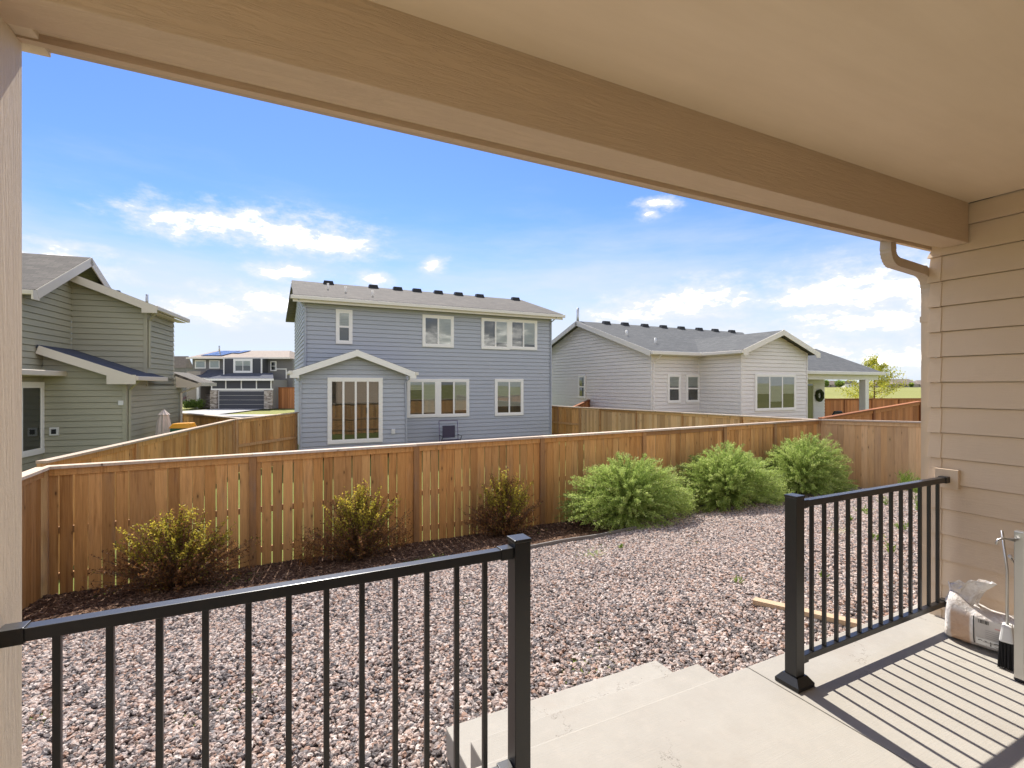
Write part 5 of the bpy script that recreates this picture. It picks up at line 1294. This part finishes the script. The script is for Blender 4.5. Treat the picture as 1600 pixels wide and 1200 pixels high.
# ------------------------------------------------------------------ plastic bag of rocks by the wall
bag = empty('rock_bag', 'crumpled clear plastic bag of rocks slumped against the tan wall', 'bag', (3.74, 1.545, 0), R(-80))
def m_bag():
    m, nt, b = new_mat('bag_plastic', 0.22, 0.5)
    co = obj_co(nt); n1 = noise(nt, co, 9, 5, 0.65); n2 = noise(nt, co, 34, 4, 0.7)
    c = mixc(nt, smooth(nt, n1, .42, .58), (0.82, 0.79, 0.76), (0.62, 0.56, 0.51))
    sx = N(nt, 'ShaderNodeSeparateXYZ'); nt.links.new(co, sx.inputs[0])
    side = math_n(nt, 'MULTIPLY', smooth(nt, sx.outputs[0], 0.035, 0.05), math_n(nt, 'SUBTRACT', 1.0, smooth(nt, sx.outputs[0], .125, .14)))
    side = math_n(nt, 'MULTIPLY', side, math_n(nt, 'SUBTRACT', 1.0, smooth(nt, sx.outputs[2], .17, .22)))
    c = mixc(nt, math_n(nt, 'MULTIPLY', side, 0.85), c, mixc(nt, n2, (0.38, 0.19, 0.09), (0.55, 0.36, 0.22)))
    nt.links.new(c, b.inputs['Base Color']); b.inputs['Coat Weight'].default_value = 0.5; b.inputs['Coat Roughness'].default_value = 0.12
    bump(nt, b, math_n(nt, 'ADD', n1, math_n(nt, 'MULTIPLY', n2, .4)), 0.9, 0.018); return m
M['bag'] = m_bag()
from mathutils import noise as mn
bmv = MB(); NS, NR = 34, 28; BL = 0.52
def bag_pt(i, k):
    s_ = i / NS; x = s_ * BL
    hgt = 0.215 + 0.07 * math.exp(-((s_ - .08) / .16) ** 2) - 0.04 * max(0, s_ - .55); dp = 0.10 * (0.55 + 0.45 * math.sin(math.pi * min(1, .18 + s_ * .72)))
    endc = min(1, (s_ / 0.05) ** .5 if s_ < .05 else 1, ((1 - s_) / 0.08) ** .5 if s_ > .92 else 1); dp *= max(.08, endc); hh = hgt * max(.5, endc)
    a = k / NR * 2 * math.pi; ca, sa = math.cos(a), math.sin(a)
    y = dp * math.copysign(abs(ca) ** .8, ca); z = hh * .5 + hh * .5 * math.copysign(abs(sa) ** .7, sa)
    w_ = mn.noise(Vector((x * 14, y * 12, z * 14))) * .016 + mn.noise(Vector((x * 34, y * 30, z * 34 + 5))) * .007
    return Vector((x + w_ * .4, y * (1 + w_ * 3) + w_ * (1 if ca < 0 else -1) * .3, max(0.003, z + w_ * (0.2 + z * 2))))
for i in range(NS + 1):
    for k in range(NR): bmv.v.append(tuple(bag_pt(i, k)))
for i in range(NS):
    for k in range(NR):
        bmv.f.append([i * NR + k, i * NR + (k + 1) % NR, (i + 1) * NR + (k + 1) % NR, (i + 1) * NR + k]); bmv.m.append(0); bmv.sm.append(True)
bmv.f.append(list(range(NR))); bmv.m.append(0); bmv.sm.append(True); bmv.f.append([NS * NR + k for k in range(NR)]); bmv.m.append(0); bmv.sm.append(True)
bag_body = bmv.build('bag_body', M['bag'], bag)
# gathered open neck standing up at one end
nk = MB(); r = random.Random(4)
for i, (z, wx, wy) in enumerate(((0.23, .075, .05), (0.275, .070, .032), (0.30, .078, .028), (0.335, .095, .036), (0.35, .10, .03))):
    for k in range(20):
        a = k / 20 * 6.2832; j = 1 + .22 * mn.noise(Vector((k * .9, i * .35, 2)))
        nk.v.append((0.075 + .012 * i + wx * math.cos(a) * j, wy * math.sin(a) * j, z + .03 * mn.noise(Vector((k * .5, i, 7))) - (0.02 if math.cos(a) < 0 else -.012 * i * .6)))
for i in range(4):
    for k in range(20): nk.f.append([i * 20 + k, i * 20 + (k + 1) % 20, (i + 1) * 20 + (k + 1) % 20, (i + 1) * 20 + k]); nk.m.append(0); nk.sm.append(False)
nk.build('bag_neck', M['bag'], bag)
# printed panel on the face turned to the patio, with upside-down lettering
M['print_grey'] = m_plain('bag_print', (0.50, 0.47, 0.44), 0.3, 0.4, var=0.18, scale=22); M['print_black'] = m_plain('print_black', (0.015, 0.015, 0.015), 0.4, 0.3)
M['print_pink'] = m_plain('print_pink', (0.52, 0.30, 0.28), 0.4, 0.3, var=.2, scale=30)
def on_bag(x, z, off):
    best = None
    for i in range(NS + 1):
        for k in range(NR // 2, NR + 1):
            p = bag_pt(i, k % NR)
            if p.y > 0: continue
            d_ = (p.x - x) ** 2 + (p.z - z) ** 2
            if best is None or d_ < best[0]: best = (d_, p)
    return best[1].y - off
bag_face = {}
def face_y(x, z, off):
    key = (round(x, 2), round(z, 2))
    if key not in bag_face: bag_face[key] = on_bag(x, z, 0)
    return bag_face[key] - off
def decal(name, x0, x1, z0, z1, off, mat, nxx=8, nzz=6):
    q = MB()
    for j in range(nzz + 1):
        for i in range(nxx + 1):
            x = x0 + (x1 - x0) * i / nxx; z = z0 + (z1 - z0) * j / nzz; q.v.append((x, face_y(x, z, off), z))
    for j in range(nzz):
        for i in range(nxx): q.f.append([j * (nxx + 1) + i, j * (nxx + 1) + i + 1, (j + 1) * (nxx + 1) + i + 1, (j + 1) * (nxx + 1) + i]); q.m.append(0); q.sm.append(True)
    return q.build(name, mat, bag_body, recalc=False)
decal('printed_panel', 0.155, 0.48, 0.035, 0.19, 0.005, M['print_grey'])
decal('panel_line', 0.148, 0.153, 0.035, 0.195, 0.0055, M['print_black'], 1, 8)
decal('print_band', 0.24, 0.42, 0.150, 0.158, 0.0062, M['print_pink'], 8, 1)
for i in range(7): decal('barcode_bar', 0.17 + i * .007, 0.1725 + i * .007 + (.002 if i % 3 else 0), 0.165, 0.185, 0.0064, M['print_black'], 1, 1)
for i in range(5): decal('print_line', 0.20, 0.44 - .02 * (i % 3), 0.088 + i * .011, 0.0902 + i * .011, 0.0062, m_plain('print_line', (0.3, 0.28, 0.27), .5, .3) if i == 0 else bpy.data.materials['print_line'], 8, 1)
decal('lettering_strip', 0.16, 0.47, 0.042, 0.080, 0.0068, M['plastic_white'], 10, 1)
tc_ = bpy.data.curves.new('lettering', 'FONT'); tc_.body = 'ROCKS'; tc_.size = 0.038; tc_.space_character = 1.25; tc_.align_x = 'CENTER'; tc_.align_y = 'CENTER'
to = bpy.data.objects.new('lettering_tmp', tc_); link(to); bpy.context.view_layer.update()
tme = bpy.data.meshes.new_from_object(to); bpy.data.objects.remove(to)
for v_ in tme.vertices:
    x, z = 0.26 - v_.co.x * 1.3, 0.060 - v_.co.y * .95
    v_.co = (x, face_y(x, z, 0.0076), z)
tme.materials.clear(); tme.materials.append(M['print_black'])
lt = bpy.data.objects.new('lettering', tme); link(lt); lt.parent = bag_body; lt['label'] = 'black upside-down lettering reading ROCKS'

# ------------------------------------------------------------------ grill cart edge, tools
cart = empty('grill_cart', 'silver metal grill cart frame standing on the patio by the wall', 'grill cart', (3.425, 1.125, 0))
def leg(x, y, n='leg'):
    q = MB(); q.box(x - .02, x + .02, y - .02, y + .02, 0.012, 0.775); o = q.build(n, M['steel'], cart, bevel=0.004)
    q = MB(); q.tube([(x, y, 0.0), (x, y, 0.012)], 0.025, 10); q.build('foot', M['vent_black'], o); return o
leg(0.07, 0.0); leg(0.07, -0.55)
q = MB(); q.box(0.05, 0.09, -0.523, -0.027, 0.70, 0.74); q.build('side_rail', M['steel'], cart, bevel=0.003)
q = MB(); q.box(0.05, 0.09, -0.523, -0.027, 0.10, 0.14); q.build('side_rail', M['steel'], cart, bevel=0.003)
q = MB(); q.box(-0.0, 0.42, -0.60, 0.05, 0.776, 0.80); q.build('side_shelf', M['steel'], cart, bevel=0.006)
bpy.data.objects.remove(q and bpy.data.objects['side_shelf'])
hk = MB(); hk.tube([(0.04, 0.0, 0.735), (-0.03, 0.03, 0.742), (-0.055, 0.045, 0.735), (-0.06, 0.05, 0.71)], 0.005, 6); hk.tube([(0.04, 0.01, 0.725), (0.0, 0.05, 0.735), (-0.02, 0.065, 0.71)], 0.005, 6)
hk.build('tool_hook', M['steel'], cart)
# brush with black bristles
br_ = empty('grill_brush', 'long-handled brush with black bristles standing beside the bag', 'brush', (3.618, 1.218, 0), R(15))
MB().tube([(0, 0, 0.215), (0.0, 0.0, 0.52), (-0.005, 0.02, 0.735)], [0.007, 0.0065, 0.006], 8).build('handle', M['steel'], br_)
q = MB(); q.hexa([(-.055, -.03, .14), (.055, -.03, .14), (.055, .03, .14), (-.055, .03, .14), (-.035, -.02, .225), (.035, -.02, .225), (.035, .02, .225), (-.035, .02, .225)]); q.build('head', M['plastic_white'], br_, bevel=0.01)
bq = MB(); r = random.Random(8)
for i in range(420):
    x, y = r.uniform(-.052, .052), r.uniform(-.028, .028); bq.tube([(x, y, .142), (x * 1.12 + r.uniform(-.005, .005), y * 1.2, .003)], .0022, 3, caps=False)
bq.build('bristles', M['vent_black'], br_, recalc=False)['kind'] = 'stuff'
fk = empty('grill_fork', 'thin steel fork with pale tip leaning by the brush', 'grill fork', (3.93, 1.18, 0.0))
MB().tube([(-0.32, -0.09, 0.39), (-0.10, 0.05, 0.46), (0.02, 0.13, 0.505)], 0.004, 6).build('shaft', M['steel'], fk)
MB().tube([(0.02, 0.13, 0.505), (0.035, 0.145, 0.515)], 0.010, 8).build('tip', M['plastic_white'], fk)
